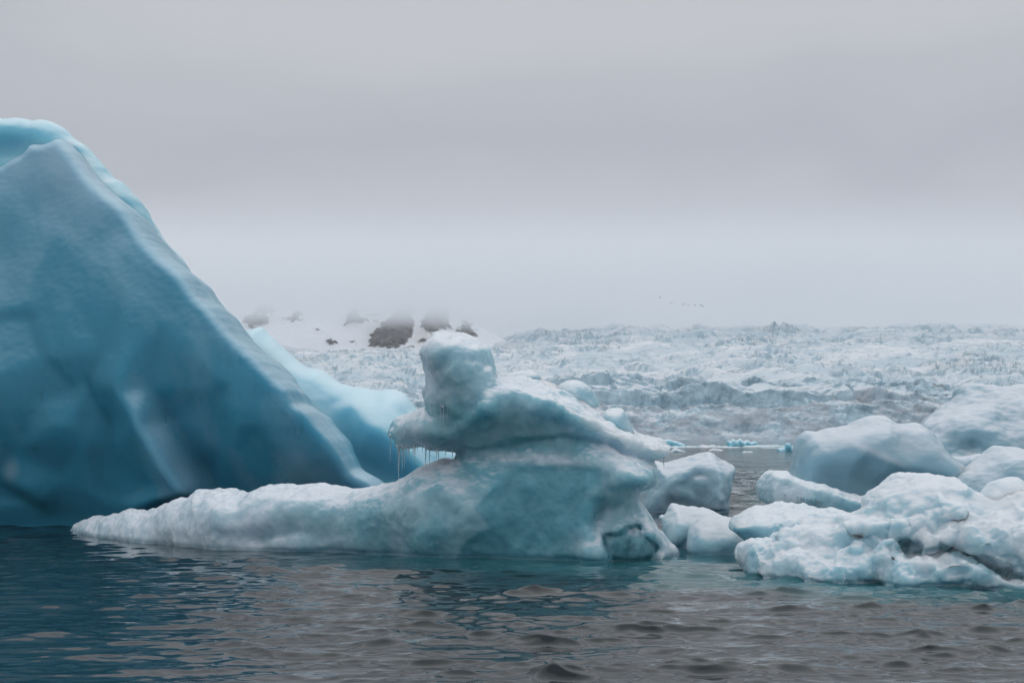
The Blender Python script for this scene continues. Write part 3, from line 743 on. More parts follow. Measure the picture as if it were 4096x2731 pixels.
    def clear(c, px, py):
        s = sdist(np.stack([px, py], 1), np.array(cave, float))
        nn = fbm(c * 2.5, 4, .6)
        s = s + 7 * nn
        return (.45 * sstep(-3, 3, s) * sstep(22, 4, s) + sstep(0, 10, s) * np.clip(.5 + .5 * nn, .1, .9)) * (c[:, 1] < 37.4) + .3 * sstep(.12, 0, np.abs(c[:, 2] - .02))  # clear cave ice, plus a waterline shade strip put into the colour
    bp = piece(body, Yb, .045, T=1.35, Tb=2.6, w=.9, ctrl=ctrl, seed=4, amp=1.6, soft=3,
        patches=[(panel, .08, .14), (deep, .14, .2), (alcove, .5, .4), (cave, .42, .10)],
        bumps=[(2535,1890,95,70,-.45),(2340,2190,60,50,-.25),(1180,2010,70,60,-.12),(1320,2030,60,70,-.1),(930,2040,60,60,-.12),(700,2090,60,50,-.1),(1060,2140,60,40,.15),(1480,2010,60,50,-.1)])

    slab = [(1702,1618),(1660,1634),(1616,1663),(1584,1682),(1568,1714),(1552,1733),(1578,1758),(1587,1790),(1635,1790),(1686,1784),(1724,1803),(1770,1806),(1833,1812),(1860,1900),(1950,1930),(2100,1900),(2250,1870),(2340,1850),(2400,1800),(2445,1788),(2470,1816),(2502,1828),(2534,1822),(2598,1838),(2643,1838),(2668,1822),(2678,1797),(2662,1777),(2630,1755),(2572,1739),(2528,1714),(2480,1680),(2440,1655),(2400,1632),(2340,1600),(2270,1575),(2215,1548),(2158,1518),(2100,1512),(2056,1505),(1990,1495),(1900,1470),(1760,1560)]
    crest = [(1700,1625),(1800,1600),(1950,1560),(2050,1556),(2110,1572),(2175,1605),(2247,1626),(2330,1684),(2400,1716),(2470,1742),(2560,1768),(2665,1795)]
    cx_, cy_ = zip(*crest)
    def Ys(a, b):
        cr_ = np.interp(a, cx_, cy_)
        return WL_C(a) - .1 + 1.15 + 2.6 * np.clip((cr_ - b) / 90., 0, 1.6) * sstep(1900, 2080, a) + .5 * sstep(2300, 2650, a)
    sctrl = [(x, y, -.38) for x, y in crest[2:]] + [(x, y - 70, 0) for x, y in crest[3:]] + [(1555,1733,0),(1587,1790,.1),(1724,1803,.25),(1833,1815,.25),(2000,1765,.15),(2250,1738,.1),(2380,1752,.1),(2470,1816,0),(1850,1900,1.8),(2000,1860,1.6),(2250,1830,1.5),(2350,1820,1.3),(2120,1745,.12),(2598,1838,.1),
             (1640,1700,-.45),(1700,1660,-.35),(1700,1740,-.6),(1800,1750,-.45),(1900,1680,-.35),(1950,1640,-.4),(2050,1700,-.1),(2150,1680,-.15),(2250,1700,-.0),(1850,1640,.1),(1740,1640,.1),(2500,1790,-.5),(2600,1800,-.45)]
    head = [(1712,1640),(1702,1610),(1689,1567),(1702,1535),(1696,1497),(1686,1452),(1676,1414),(1689,1382),(1712,1358),(1724,1350),(1728,1335),(1756,1325),(1794,1321),(1826,1326),(1858,1335),(1896,1355),(1935,1376),(1960,1395),(1967,1427),(1979,1465),(1983,1497),(2010,1530),(2050,1600),(2060,1680),(1900,1740),(1740,1700)]
    hcr = lambda a: np.interp(a, [1676, 1730, 1770, 1800, 1850, 1900, 1960], [1395, 1372, 1390, 1396, 1366, 1376, 1400])
    def Yh(a, b):
        return 37.15 + 1.8 * np.clip((hcr(a) - b) / 50., 0, 1.2) + .2
    hctrl = [(1740,1378,-.3),(1790,1398,-.35),(1850,1370,-.45),(1950,1400,-.3),(1700,1420,0),(1720,1440,-.45),(1780,1470,-.25),(1850,1440,-.5),(1800,1510,-.6),(1850,1555,-.55),(1920,1520,-.6),(1960,1480,-.3),(1720,1520,.0),(1740,1580,.1),(1800,1610,.2),(1870,1600,.15),(1960,1560,.25),(1710,1620,.3),(1850,1680,.5),(1960,1640,.4),(2040,1620,.6),(2000,1540,.3)]
    def disp_s(c, n):
        px, py = px_of(c)
        hd = sstep(2050, 1950, px)
        d = .07 * fbm(c * 1.1, 3) + .03 * fbm(c * 3 + 3, 3)
        d += hd * (.05 * fbm(c * 1.0 + 7, 2) + .012 * fbm(c * 3.2, 2))
        lf = sstep(1760, 1680, px) * sstep(1640, 1680, py)
        d += lf * .05 * (worley(c * np.array((3, 3, 2.))) - .5)
        tops = sstep(.1, .5, n[:, 2]) * sstep(2000, 2100, px)
        d += tops * .10 * fbm(c * 1.7 + 20, 3)
        return d + .007 * fbm(c * 9, 2)
    def frost_tone_s(c, px, py):
        f = .15 + .45 * np.exp(-((px - 1650) / 80) ** 2 - ((py - 1720) / 60) ** 2)
        f -= .22 * np.exp(-((px - 2200) / 170) ** 2 - ((py - 1690) / 45) ** 2)  # underside shade below crest and head put into the colour
        f -= .15 * np.exp(-((px - 1850) / 70) ** 2 - ((py - 1670) / 26) ** 2)
        f += .5 * sstep(2250, 2450, px)
        f += .3 * sstep(1640, 1560, py) * sstep(2000, 1950, px)
        f += .5 * sstep(1405, 1380, py)
        return f
    sp = piece(slab, Ys, .045, T=1.15, Tb=2.0, w=.75, ctrl=sctrl, seed=6, amp=1.8, soft=3, bumps=[(2040,1520,30,14,.3),(2120,1640,30,20,-.15),(1930,1620,100,70,-.55),(1820,1660,90,40,-.3)])
    hp = piece(head, Yh, .045, T=1.25, Tb=1.6, w=.85, ctrl=hctrl, seed=7, amp=1.6, soft=4,
               bumps=[(1770,1398,30,10,.2),(1935,1478,25,12,-.08)])
    def split(px, py):
        line = np.interp(px, [1550, 1833, 1900, 2000, 2100, 2250, 2340, 2394, 2445, 2502, 2598, 2680], [1800, 1815, 1792, 1762, 1742, 1738, 1748, 1757, 1786, 1828, 1838, 1840])
        return sstep(14, -14, py - line) * sstep(1500, 1540, px)
    def disp_all(c, n):
        px, py = px_of(c); u = split(px, py)
        return u * disp_s(c, n) + (1 - u) * disp(c, n)
    def frost_tone_all(c, px, py):
        u = split(px, py)
        return u * (frost_tone_s(c, px, py) + .32) + (1 - u) * frost_tone(c, px, py)
    neck = [(1722,1480),(1800,1430),(1900,1430),(1972,1470),(1990,1510),(2030,1535),(2080,1560),(2140,1590),(2160,1640),(2080,1720),(1950,1770),(1800,1750),(1740,1700),(1712,1640),(1712,1560)]
    nctrl = [(1722,1480,.3),(1740,1600,.25),(1800,1640,.05),(1850,1560,-.1),(1930,1560,-.2),(1980,1620,-.25),(2060,1620,-.1),(1900,1680,-.1),(2000,1700,.25),(1850,1740,.4)]
    np_ = piece(neck, lambda a, b: 36.75 + 0 * a, .045, T=1.0, Tb=1.2, w=.8, ctrl=nctrl, seed=9, amp=1.5, soft=6)
    ice_part('ice_body', [bp, sp, hp, np_], .04, M_mid, o_, R_, disp_all, frost_tone_all, clear, smooth=9)
    # knolls on the far side of the shelf
    for k, (poly, Y, T_) in enumerate([
        ([(1990,1560),(1995,1500),(2020,1488),(2056,1484),(2100,1478),(2126,1478),(2145,1488),(2160,1506),(2165,1530),(2160,1600)], 39.2, .8),
        ([(2180,1640),(2205,1560),(2240,1535),(2266,1519),(2290,1516),(2311,1518),(2343,1535),(2368,1560),(2388,1600),(2400,1640),(2400,1700)], 38.8, .9),
        ([(2390,1740),(2385,1690),(2407,1650),(2425,1638),(2450,1632),(2483,1633),(2498,1645),(2509,1669),(2528,1708),(2535,1760)], 37.4, .7)]):
        kn = piece(poly, Y, .05, T=T_, Tb=.8, w=.8, seed=20 + k, amp=1.2)
        ob = ice_part('knoll', [kn], .05, M_slab, o_, R_, lambda c, n: .05 * fbm(c * 1.5, 3) + .01 * fbm(c * 6, 2), lambda c, px, py: .2 + 0 * px, smooth=1)
    for k, (a, b, c, r) in enumerate([(1561,1745,1854,.012),(1595,1790,1924,.024),(1609,1788,1883,.016),(1617,1785,1873,.016),(1627,1788,1841,.012),(1635,1788,1848,.014),(1652,1786,1832,.010),(1659,1785,1857,.012),
        (1703,1790,1867,.017),(1719,1799,1873,.011),(1745,1802,1838,.010),(1753,1803,1854,.012),(1782,1806,1829,.008),(1809,1808,1851,.010),(1690,1786,1812,.008),(1670,1784,1806,.008),
        (1765,1630,1690,.012),(1775,1632,1714,.014),(1740,1625,1668,.010),(1725,1622,1672,.011),(1790,1640,1688,.008),(1830,1650,1690,.008),(2655,1832,1876,.012),(2639,1937,1953,.010),(2600,1835,1850,.008)]):
        Yk = WL_C(a) + .15 if a < 2500 else WL_C(a) + 1.0
        if k >= 16 and k < 22: Yk = WL_C(a) - .55
        icicle(a, b, c, float(Yk), R_, r, k)
build_centre()

# ------------------------------------------------------------------ the group on the right
def single(name, label, poly, Y, origin, mat, dx=.05, disp=None, frost_tone=None, clear=None, **kw):
    R_ = root('iceberg', origin, label, 'iceberg')
    sm = kw.pop('smooth', 1)
    ice_part(name, [piece(poly, Y, dx, **kw)], dx * .9, mat, origin, R_, disp, frost_tone, clear, smooth=sm)
    return R_
def org(px, Y): return ((px - CX) * Y / F, Y, 0.0)
soft_d = lambda s=1.0: (lambda c, n: s * (.09 * fbm(c * .9, 3) + .03 * fbm(c * 2.6 + 4, 3) + .008 * fbm(c * 8, 2)) - .05 * np.exp(-((c[:, 2] - .02) / .06) ** 2))

def build_right():
    # block between the central berg and the open water
    single('ice_block', 'pale grey-blue faceted ice block behind the right end of the sculpted iceberg', 
        [(2560,1990),(2583,1930),(2600,1860),(2622,1848),(2668,1848),(2721,1835),(2767,1818),(2800,1812),(2833,1805),(2852,1812),(2879,1838),(2935,1867),(2935,1910),(2925,1963),(2918,2020),(2915,2120),(2560,2120)],
        lambda a, b: 59.9 + 1.6 + sinterp(b, [1800, 1900, 2050], [1.4, 0.3, 0]), org(2750, 61), M_smooth, dx=.075, T=1.6, Tb=2.5, w=.9, seed=31, disp=soft_d(1.0),
        ctrl=[(2833,1805,0),(2760,1860,-.3),(2850,1880,-.6),(2935,1867,0),(2700,1900,-.5),(2740,1920,.0),(2780,1990,.0),(2640,1950,-.5),(2650,2050,0),(2850,2040,-.6),(2920,2040,-.1),(2790,2045,.1)],
        bumps=[(2780,1895,30,15,.3),(2865,1990,14,10,-.3)], frost_tone=lambda c, px, py: .3 + 0 * px)
    # twin hump
    R_ = root('iceberg', org(2800, 39), 'small white two-humped iceberg in front of the faceted block', 'iceberg')
    a = piece([(2649,2081),(2668,2048),(2685,2014),(2721,2019),(2773,2029),(2826,2035),(2879,2052),(2910,2075),(2930,2110),(2930,2300),(2650,2300),(2655,2160)], lambda x, y: 39.2 + .8 + sinterp(y, [2014, 2080, 2200], [1.2, .2, 0]), .04, T=.8, Tb=1.2, w=.55, seed=33,
              ctrl=[(2685,2014,0),(2700,2060,-.3),(2760,2060,.1),(2700,2130,-.2),(2740,2150,.3),(2850,2060,0)])
    ice_part('left_hump', [a], .038, M_white, tuple(R_.location), R_, soft_d(.8), lambda c, px, py: .2 + 0 * px)
    b_ = piece([(2757,2140),(2765,2110),(2790,2080),(2815,2070),(2850,2062),(2885,2058),(2925,2066),(2945,2085),(2960,2120),(2997,2160),(3003,2175),(2984,2206),(2990,2330),(2757,2330)], lambda x, y: 37.2 + .7 + sinterp(y, [2060, 2110, 2200], [1.4, .2, 0]), .04, T=.7, Tb=1.2, w=.5, seed=34,
              ctrl=[(2815,2070,0),(2800,2110,-.3),(2860,2095,-.2),(2840,2160,-.1),(2920,2130,-.35),(2950,2180,0),(2880,2200,0)])
    ice_part('right_hump', [b_], .038, M_white, tuple(R_.location), R_, soft_d(.8), lambda c, px, py: .3 - .6 * np.exp(-((px - 2850) / 60) ** 2 - ((py - 2190) / 40) ** 2))
    # far right pale bergs
    single('ice_dome', 'large pale rounded iceberg cut by the right edge, tallest and farthest of the right group',
        [(3640,1900),(3660,1760),(3694,1706),(3707,1680),(3753,1641),(3799,1608),(3832,1588),(3839,1555),(3865,1535),(3904,1529),(3944,1535),(3983,1542),(4029,1542),(4075,1532),(4096,1534),(4200,1560),(4350,1640),(4450,1800),(4450,2050),(3640,2050)],
        lambda a, b: 50 + sinterp(b, [1530, 1700, 1900], [4.0, 1.0, 0]), org(4000, 51), M_smooth, dx=.08, T=1.6, Tb=3, w=1.6, seed=36, amp=2.5, disp=soft_d(1.0),
        bumps=[(3910,1570,50,35,.5),(3800,1700,80,60,-.3),(3990,1700,60,120,.4),(3830,1790,60,40,.4)], frost_tone=lambda c, px, py: .35 - .5 * np.exp(-((px - 3850) / 80) ** 2 - ((py - 1810) / 30) ** 2))
    single('ice_sliver', 'thin pale ice sliver between the smooth dome and the two right-edge bergs',
        [(3800,1818),(3812,1821),(3850,1824),(3900,1816),(3931,1816),(3960,1860),(3960,2050),(3800,2050)], 43.0, org(3870, 43), M_smooth, dx=.06, T=.5, Tb=.8, w=.4, seed=37, disp=soft_d(.6), frost_tone=lambda c, px, py: .3 + 0 * px)
    single('ice_mound', 'smooth pale iceberg at the right edge behind the rough white berg',
        [(3790,1960),(3826,1904),(3865,1868),(3900,1840),(3931,1812),(3960,1790),(3983,1775),(4036,1782),(4096,1795),(4200,1850),(4260,1950),(4260,2250),(3790,2250)],
        lambda a, b: 38.5 + sinterp(b, [1775, 1900, 2000], [1.6, .2, 0]), org(4000, 39), M_smooth, dx=.06, T=1.1, Tb=1.6, w=1.0, seed=38, disp=soft_d(.8), frost_tone=lambda c, px, py: .45 * sstep(1980, 1800, py),
        ctrl=[(3983,1775,0),(4020,1830,-.5),(3950,1850,-.3),(4000,1900,0),(4096,1860,-.3),(3900,1950,.2)])
    # smooth dome with ledge
    R_ = root('iceberg', org(3450, 40), 'smooth domed iceberg with a slanting lower ledge, left of the right-edge bergs', 'iceberg')
    dome = [(3150,1960),(3163,1904),(3171,1890),(3175,1844),(3178,1810),(3181,1779),(3194,1746),(3221,1721),(3245,1722),(3273,1723),(3313,1710),(3350,1706),(3392,1700),(3438,1683),(3460,1670),(3484,1664),(3510,1663),(3536,1666),(3550,1672),(3562,1682),(3582,1693),(3605,1697),(3628,1697),(3650,1693),(3668,1696),(3690,1706),(3707,1720),(3747,1759),(3779,1798),(3800,1820),(3819,1838),(3865,1864),(3900,1910),(3920,1980),(3900,2300),(3200,2300),(3150,2050)]
    dctrl = [(3221,1721,0),(3484,1664,0),(3668,1698,0),(3819,1838,0),(3230,1830,-.4),(3350,1745,-.5),(3370,1830,-.65),(3355,1745,-.6),(3430,1790,-.6),(3500,1840,-.55),(3600,1870,-.6),(3680,1885,-.55),(3480,1730,-.3),(3580,1780,-.2),(3680,1800,-.35),(3400,1900,.25),(3480,1950,.5),(3560,1900,.1),(3340,1930,.2),(3280,1900,.1),(3540,1980,.5),(3750,1900,-.3)]
    a = piece(dome, lambda x, y: 38.9 + .95 + sinterp(y, [1660, 1800, 1950], [.8, .1, 0], 120), .045, T=1.0, Tb=1.8, w=.7, ctrl=dctrl, seed=40, amp=1.6, soft=26)
    ice_part('dome', [a], .042, M_smooth, tuple(R_.location), R_, lambda c, n: .06 * fbm(c * .8, 3) + .012 * fbm(c * 3, 3),
             lambda c, px, py: .55 * sstep(1880, 1780, py) - .15 + .8 * np.exp(-((py - 1740 - (px - 3350) * .46) / 16) ** 2) * sstep(3340, 3400, px) * sstep(3720, 3600, px) - .5 * np.exp(-((px - 3430) / 110) ** 2 - ((py - 1930) / 55) ** 2))
    ledge = [(3063,1956),(3072,1935),(3076,1923),(3085,1905),(3102,1891),(3125,1889),(3148,1887),(3165,1900),(3200,1915),(3273,1937),(3372,1969),(3470,1996),(3540,2015),(3620,2060),(3600,2200),(3470,2180),(3380,2120),(3330,2090),(3290,2062),(3220,2042),(3150,2026),(3095,2024),(3072,2012),(3066,1985)]
    b_ = piece(ledge, lambda x, y: 37.9 + sinterp(y, [1887, 1950, 2020], [.5, 0, .0]), .04, T=.6, Tb=1.8, w=.16, seed=41, amp=3.0)
    ice_part('ledge', [b_], .036, M_slab, tuple(R_.location), R_, soft_d(1.1), lambda c, px, py: .35 + 0 * px)
    for k, (x, y0, y1, r) in enumerate([(3080,2008,2022,.01),(3140,1985,2012,.012),(3205,1998,2040,.012),(3215,2000,2030,.010),(3235,2004,2035,.010),(3252,2006,2042,.012),(3270,2010,2048,.014),(3277,2012,2040,.010),(3190,1994,2050,.010)]):
        icicle(x, y0, y1, 37.2, R_, r, 50 + k)
    # rough berg nearest on the right
    R_ = root('iceberg', org(3600, 31), 'rugged white iceberg nearest the camera at the lower right', 'iceberg')
    rough = [(2951,2226),(2958,2212),(2971,2200),(3000,2180),(3010,2176),(3063,2173),(3085,2168),(3110,2160),(3122,2140),(3140,2135),(3170,2128),(3240,2118),(3300,2108),(3360,2085),(3385,2064),(3440,2058),(3475,2030),(3470,1995),(3477,1989),(3503,1963),(3549,1930),(3585,1908),(3615,1890),(3640,1887),(3668,1890),(3727,1894),(3740,1900),(3753,1904),(3765,1898),(3775,1910),(3819,1910),(3840,1922),(3852,1937),(3880,1955),(3904,1969),(3924,1983),(3960,1985),(4000,1960),(4096,1960),(4250,2000),(4400,2100),(4450,2600),(2990,2600),(3004,2320),(2998,2290),(2977,2272),(2955,2245)]
    rp = [([(2955,2190),(3040,2176),(3140,2185),(3230,2210),(3170,2240),(3160,2290),(3160,2420),(2950,2420)], .05, .2),
          ([(3175,2240),(3240,2225),(3330,2225),(3360,2280),(3340,2330),(3330,2420),(3160,2420)], -.28, .15),
          ([(3590,2150),(3640,2160),(3640,2215),(3560,2210),(3540,2180)], .5, .12),
          ([(3630,2215),(3700,2190),(3750,2180),(3760,2160),(3830,2200),(3900,2225),(3960,2255),(4040,2290),(4096,2300),(4096,2320),(3980,2300),(3900,2260),(3830,2230),(3760,2200),(3700,2215)], .5, .08),
          ([(3480,2160),(3540,2190),(3600,2215),(3780,2190),(3880,2240),(3960,2285),(4100,2312),(4300,2320),(4300,2420),(3500,2420)], -.35, .3),
          ([(3330,2225),(3430,2190),(3480,2220),(3470,2330),(3400,2330)], .15, .25),
          ([(3200,2170),(3330,2160),(3420,2110),(3560,2100),(3570,2135),(3450,2200),(3300,2220)], .25, .3),
          ([(3730,1905),(3790,1905),(3850,1935),(3860,1955),(3800,1965),(3745,1940)], -.25, .05),
          ([(3460,2040),(3560,2060),(3580,2120),(3540,2140),(3450,2120),(3380,2110)], -.25, .15),
          ([(3690,1950),(3715,1945),(3740,1990),(3790,2020),(3790,2060),(3740,2060),(3700,2068),(3685,2030)], -.22, .06),
          ([(3860,1975),(3930,1990),(3920,2070),(3900,2130),(3840,2100),(3780,2090),(3850,2020)], .0, .1)]
    rc = [(2951,2226,0),(3063,2173,.3),(3240,2118,1.2),(3385,2064,1.5),(3200,2200,.6),(3300,2170,1.0),(3400,2150,.9),(3477,1989,2.0),(3640,1890,2.6),(3600,1980,1.5),(3700,1980,1.3),(3819,1910,2.2),(3900,1990,1.8),(4000,1960,1.6),
          (3550,2060,.9),(3650,2080,.6),(3800,2060,.7),(3900,2100,.5),(4050,2080,.4),(4050,2200,-.3),(3950,2200,-.2),(3800,2150,.1),(3650,2150,.4),(3500,2200,.1),(3400,2260,-.1),(3600,2300,-.1),(3800,2280,-.2),(4000,2330,-.05),(4096,2335,-.1),(4250,2335,-.1),(3100,2250,-.1),(3050,2300,0),(3250,2300,0),(3500,2330,0),(3300,2240,.0),(3400,2215,.35)]
    def Yr(a, b):
        return WL_R(a) + .9 + .62 * tri_interp(rc, np.stack([np.ravel(a), np.ravel(b)], 1)).reshape(np.shape(a))
    def disp_r(c, n):
        px, py = px_of(c)
        q = c + .12 * np.stack([perlin(c * 2 + k) for k in (1, 5, 9)], 1)
        w1 = worley(q * 1.9); w2 = worley(q * 4.6)
        m = .4 + .6 * sstep(1980, 2120, py)
        d = m * (.06 * (.55 - w1) + .17 * fbm(c * 1.3, 4, .5) + .09 * (billow(c * np.array((1.0, 1.0, .7)) + 2, 2) - .7)) + .03 * (.5 - w2) * sstep(2120, 2220, py)
        wd1, wd2 = worley(q * np.array((1.25, 1.25, 1.7)) + 7, True)
        d += m * .07 * (sstep(0, .22, wd2 - wd1) - .6) * sstep(-.3, .3, perlin(c * .9 + 40))
        d += .016 * fbm(c * 8, 3) * m
        return d - .05 * np.exp(-((c[:, 2] - .02) / .05) ** 2)
    def frost_r(c, px, py):
        f = .15 + .45 * sstep(-.4, .4, fbm(c * 1.0, 3))
        f -= .5 * np.exp(-((px - 3100) / 110) ** 2 - ((py - 2260) / 50) ** 2)
        f -= .9 * np.exp(-((px - 3600) / 40) ** 2 - ((py - 2185) / 22) ** 2)
        f -= .5 * sstep(2120, 2180, py) * np.exp(-((px - 3440) / 60) ** 2)
        return f
    def recess_dark_r(c, px, py):
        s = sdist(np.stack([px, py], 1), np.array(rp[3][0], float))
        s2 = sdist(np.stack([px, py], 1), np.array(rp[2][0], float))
        return (.75 * sstep(-6, 8, s) + .5 * sstep(-6, 8, s2)) * (c[:, 1] < 33) + .35 * sstep(.09, 0, np.abs(c[:, 2] - .02))  # dark recesses and waterline shade put into the colour
    a = piece(rough, Yr, .034, T=.9, Tb=1.8, w=.6, seed=44, amp=2.2, soft=3, patches=rp,
              bumps=[(3760,2230,40,25,-.3),(3850,2260,60,30,-.25),(3680,2250,40,30,-.15),(3560,2290,50,35,-.25),(3400,2190,30,18,-.2),(3300,2205,40,20,-.15),(3870,2150,60,30,-.3),(3700,2140,50,30,-.3),(4050,2180,60,60,-.3),(3780,2130,20,15,.1),(3620,2020,40,30,-.1)])
    ice_part('rough_body', [a], .031, M_white, tuple(R_.location), R_, disp_r, frost_r, recess_dark_r, smooth=1)
    lobe = [(2915,2117),(2918,2094),(2938,2065),(2977,2045),(3000,2032),(3023,2022),(3076,2015),(3140,2012),(3220,2030),(3290,2035),(3360,2040),(3400,2060),(3420,2150),(3300,2240),(3040,2240),(3004,2180),(2977,2160),(2944,2134)]
    lb = piece(lobe, lambda x, y: 33.6 + .9 + sinterp(y, [2015, 2080, 2160], [1.4, .2, 0]), .038, T=.8, Tb=1.3, w=.4, seed=46, amp=1.6,
               ctrl=[(2915,2117,0),(3023,2022,0),(2990,2080,-.2),(3060,2090,-.1),(3100,2060,0),(3080,2130,.1),(3150,2080,-.2),(3250,2070,-.1),(3330,2060,-.3),(3000,2150,.2)])
    def disp_l(c, n):
        px, py = px_of(c)
        return soft_d(.7)(c, n) + sstep(3000, 3100, px) * (.07 * (.5 - worley(c * 3)) + .05 * fbm(c * 4, 3))
    ice_part('side_lobe', [lb], .035, M_slab, tuple(R_.location), R_, disp_l, lambda c, px, py: .45 - .7 * np.exp(-((px - 3030) / 90) ** 2 - ((py - 2130) / 40) ** 2))
    bl = [(3915,2061),(3918,2030),(3931,2010),(3950,1985),(3964,1966),(3990,1935),(4010,1918),(4040,1910),(4068,1908),(4090,1916),(4110,1935),(4180,1960),(4200,2010),(4150,2030),(4096,2025),(4030,2045),(3985,2062),(3950,2069)]
    bb = piece(bl, lambda x, y: 30.6 + sinterp(y, [1908, 1990, 2065], [.9, 0, .2]), .036, T=.45, Tb=1.4, w=.35, seed=47, amp=1.4)
    ice_part('boulder', [bb], .033, M_white, tuple(R_.location), R_, soft_d(.5), lambda c, px, py: .3 + 0 * px)
    # loose chips lying on the berg
    for k, (px, py, Y, r) in enumerate([(3128,2150,31.9,.11),(3200,2140,32.2,.17),(3150,2146,32.0,.09),(3735,2030,30.9,.13)]):
        V, Q = blob(px, py, Y, r * 1.3, r * 1.1, r * .8, seed=60 + k, rough=.35)
        ice_part('chip', [(V, Q)], .02, M_slab, tuple(R_.location), R_, lambda c, n: .015 * fbm(c * 7, 2), lambda c, px, py: .4 + 0 * px)
build_right()

# ------------------------------------------------------------------ floating ice under the glacier
M_turq = ice_mat('turquoise_ice', (.20, .58, .70), (.70, .86, .92), (.45, .75, .84), up=(.3, .9), streak=.3, nscale=.3, sss=.4, bump=.2, bscale=1)
def far_berg(name, label, poly, Y, mat, disp, group=None):
    ob = ice_part(name, [piece(poly, Y, Y * .0006, T=Y * .004, Tb=Y * .006, w=Y * .003, seed=int(poly[0][0]) % 97, amp=.8)], Y * .00055, mat, org(poly[0][0], Y), None, disp, lambda c, px, py: .2 + 0 * px, smooth=1)
    return tag(ob, label, 'ice floe', group)
G_ = 'floating ice below the glacier'
far_berg('ice_floe', 'low turquoise floe on the water just right of the sculpted berg tip', [(2630,1785),(2645,1758),(2680,1757),(2710,1764),(2740,1775),(2745,1784),(2740,1800),(2630,1800)], 640, M_turq, lambda c, n: .5 * fbm(c * .2, 3), G_)
far_berg('ice_floe', 'ribbed bright turquoise floe in the middle of the far waterline', [(2908,1790),(2912,1762),(2925,1757),(2960,1757),(3000,1764),(3030,1770),(3042,1782),(3042,1800),(2908,1800)], 630, M_turq, lambda c, n: .9 * np.sin(c[:, 0] * 2.1 + c[:, 2] * .9) * .5 + .3 * fbm(c * .4, 3), G_)
far_berg('ice_floe', 'lumpy white floe on the far water beside the smooth domed berg', [(3108,1812),(3112,1794),(3135,1790),(3142,1776),(3150,1770),(3160,1776),(3175,1788),(3200,1795),(3200,1830),(3108,1830)], 400, M_pale, lambda c, n: .5 * fbm(c * .5, 3), G_)
far_berg('ice_floe', 'small grey wedge floe nearest the sculpted berg tip on far water', [(2676,1808),(2690,1797),(2702,1789),(2715,1796),(2740,1804),(2745,1808),(2745,1816),(2676,1816)], 380, M_slab, lambda c, n: .15 * fbm(c * .8, 3), G_)
far_berg('ice_floe', 'flat pale floe left of the ribbed turquoise one', [(2832,1802),(2845,1794),(2865,1793),(2890,1799),(2895,1803),(2895,1812),(2832,1812)], 430, M_white, lambda c, n: .15 * fbm(c * .8, 3), G_)
far_berg('ice_floe', 'tiny flat floe alone on the far grey water', [(2966,1809),(2980,1804),(3000,1804),(3014,1808),(3014,1816),(2966,1816)], 360, M_white, lambda c, n: .1 * fbm(c * .8, 3), G_)
far_berg('ice_chunk', 'tiny wet ice chunk floating behind the twin hump berg', [(2636,2064),(2648,2057),(2662,2059),(2676,2054),(2690,2060),(2694,2066),(2694,2078),(2636,2078)], 56, M_white, lambda c, n: .04 * fbm(c * 3, 3))
def brash():
    r = random.Random(5); V = []; Fc = []
    for k in range(950):
        Y = 560 + 118 * r.random() ** .45; px = r.uniform(1500, 3500); x = (px - CX) * Y / F
        s = .5 + 2.4 * r.random() ** 3; n = r.randint(5, 8); b0 = len(V); hgt = s * r.uniform(.1, .35)
        sxx = s * r.uniform(1, 2.6)
        for lev, (rad, z) in enumerate(((1, -.3), (1, hgt * .5), (.6, hgt))):
            for j in range(n):
                a = 2 * math.pi * j / n
                q = rad * (1 + .25 * math.sin(j * 2.3 + k))
                V.append((x + sxx * q * math.cos(a), Y + s * q * math.sin(a), z * (1 + .3 * math.sin(j * 3 + k))))
        for lev in (0, 1):
            for j in range(n):
                a = b0 + lev * n + j; b = b0 + lev * n + (j + 1) % n
                Fc.append((a, b, b + n, a + n))
        Fc.append(tuple(b0 + 2 * n + j for j in range(n)))
    m, t, b, o = new_mat('brash_white'); b.inputs['Base Color'].default_value = (.82, .88, .91, 1); b.inputs['Roughness'].default_value = .6
    n1 = N(t, 'ShaderNodeTexNoise', ins={'Scale': .15}); tc = N(t, 'ShaderNodeTexCoord'); t.links.new(tc.outputs['Object'], n1.inputs['Vector'])
    rr = ramp(t, [(.4, (.55, .74, .80)), (.6, (.88, .91, .93))], 'LINEAR'); t.links.new(n1.outputs[0], rr.inputs[0]); t.links.new(rr.outputs[0], b.inputs['Base Color'])
    ob = add_obj('brash_ice', mesh_np('brash_ice', V, Fc), m); ob['kind'] = 'stuff'; ob['label'] = 'thin white band of brash ice along the glacier foot'
brash()

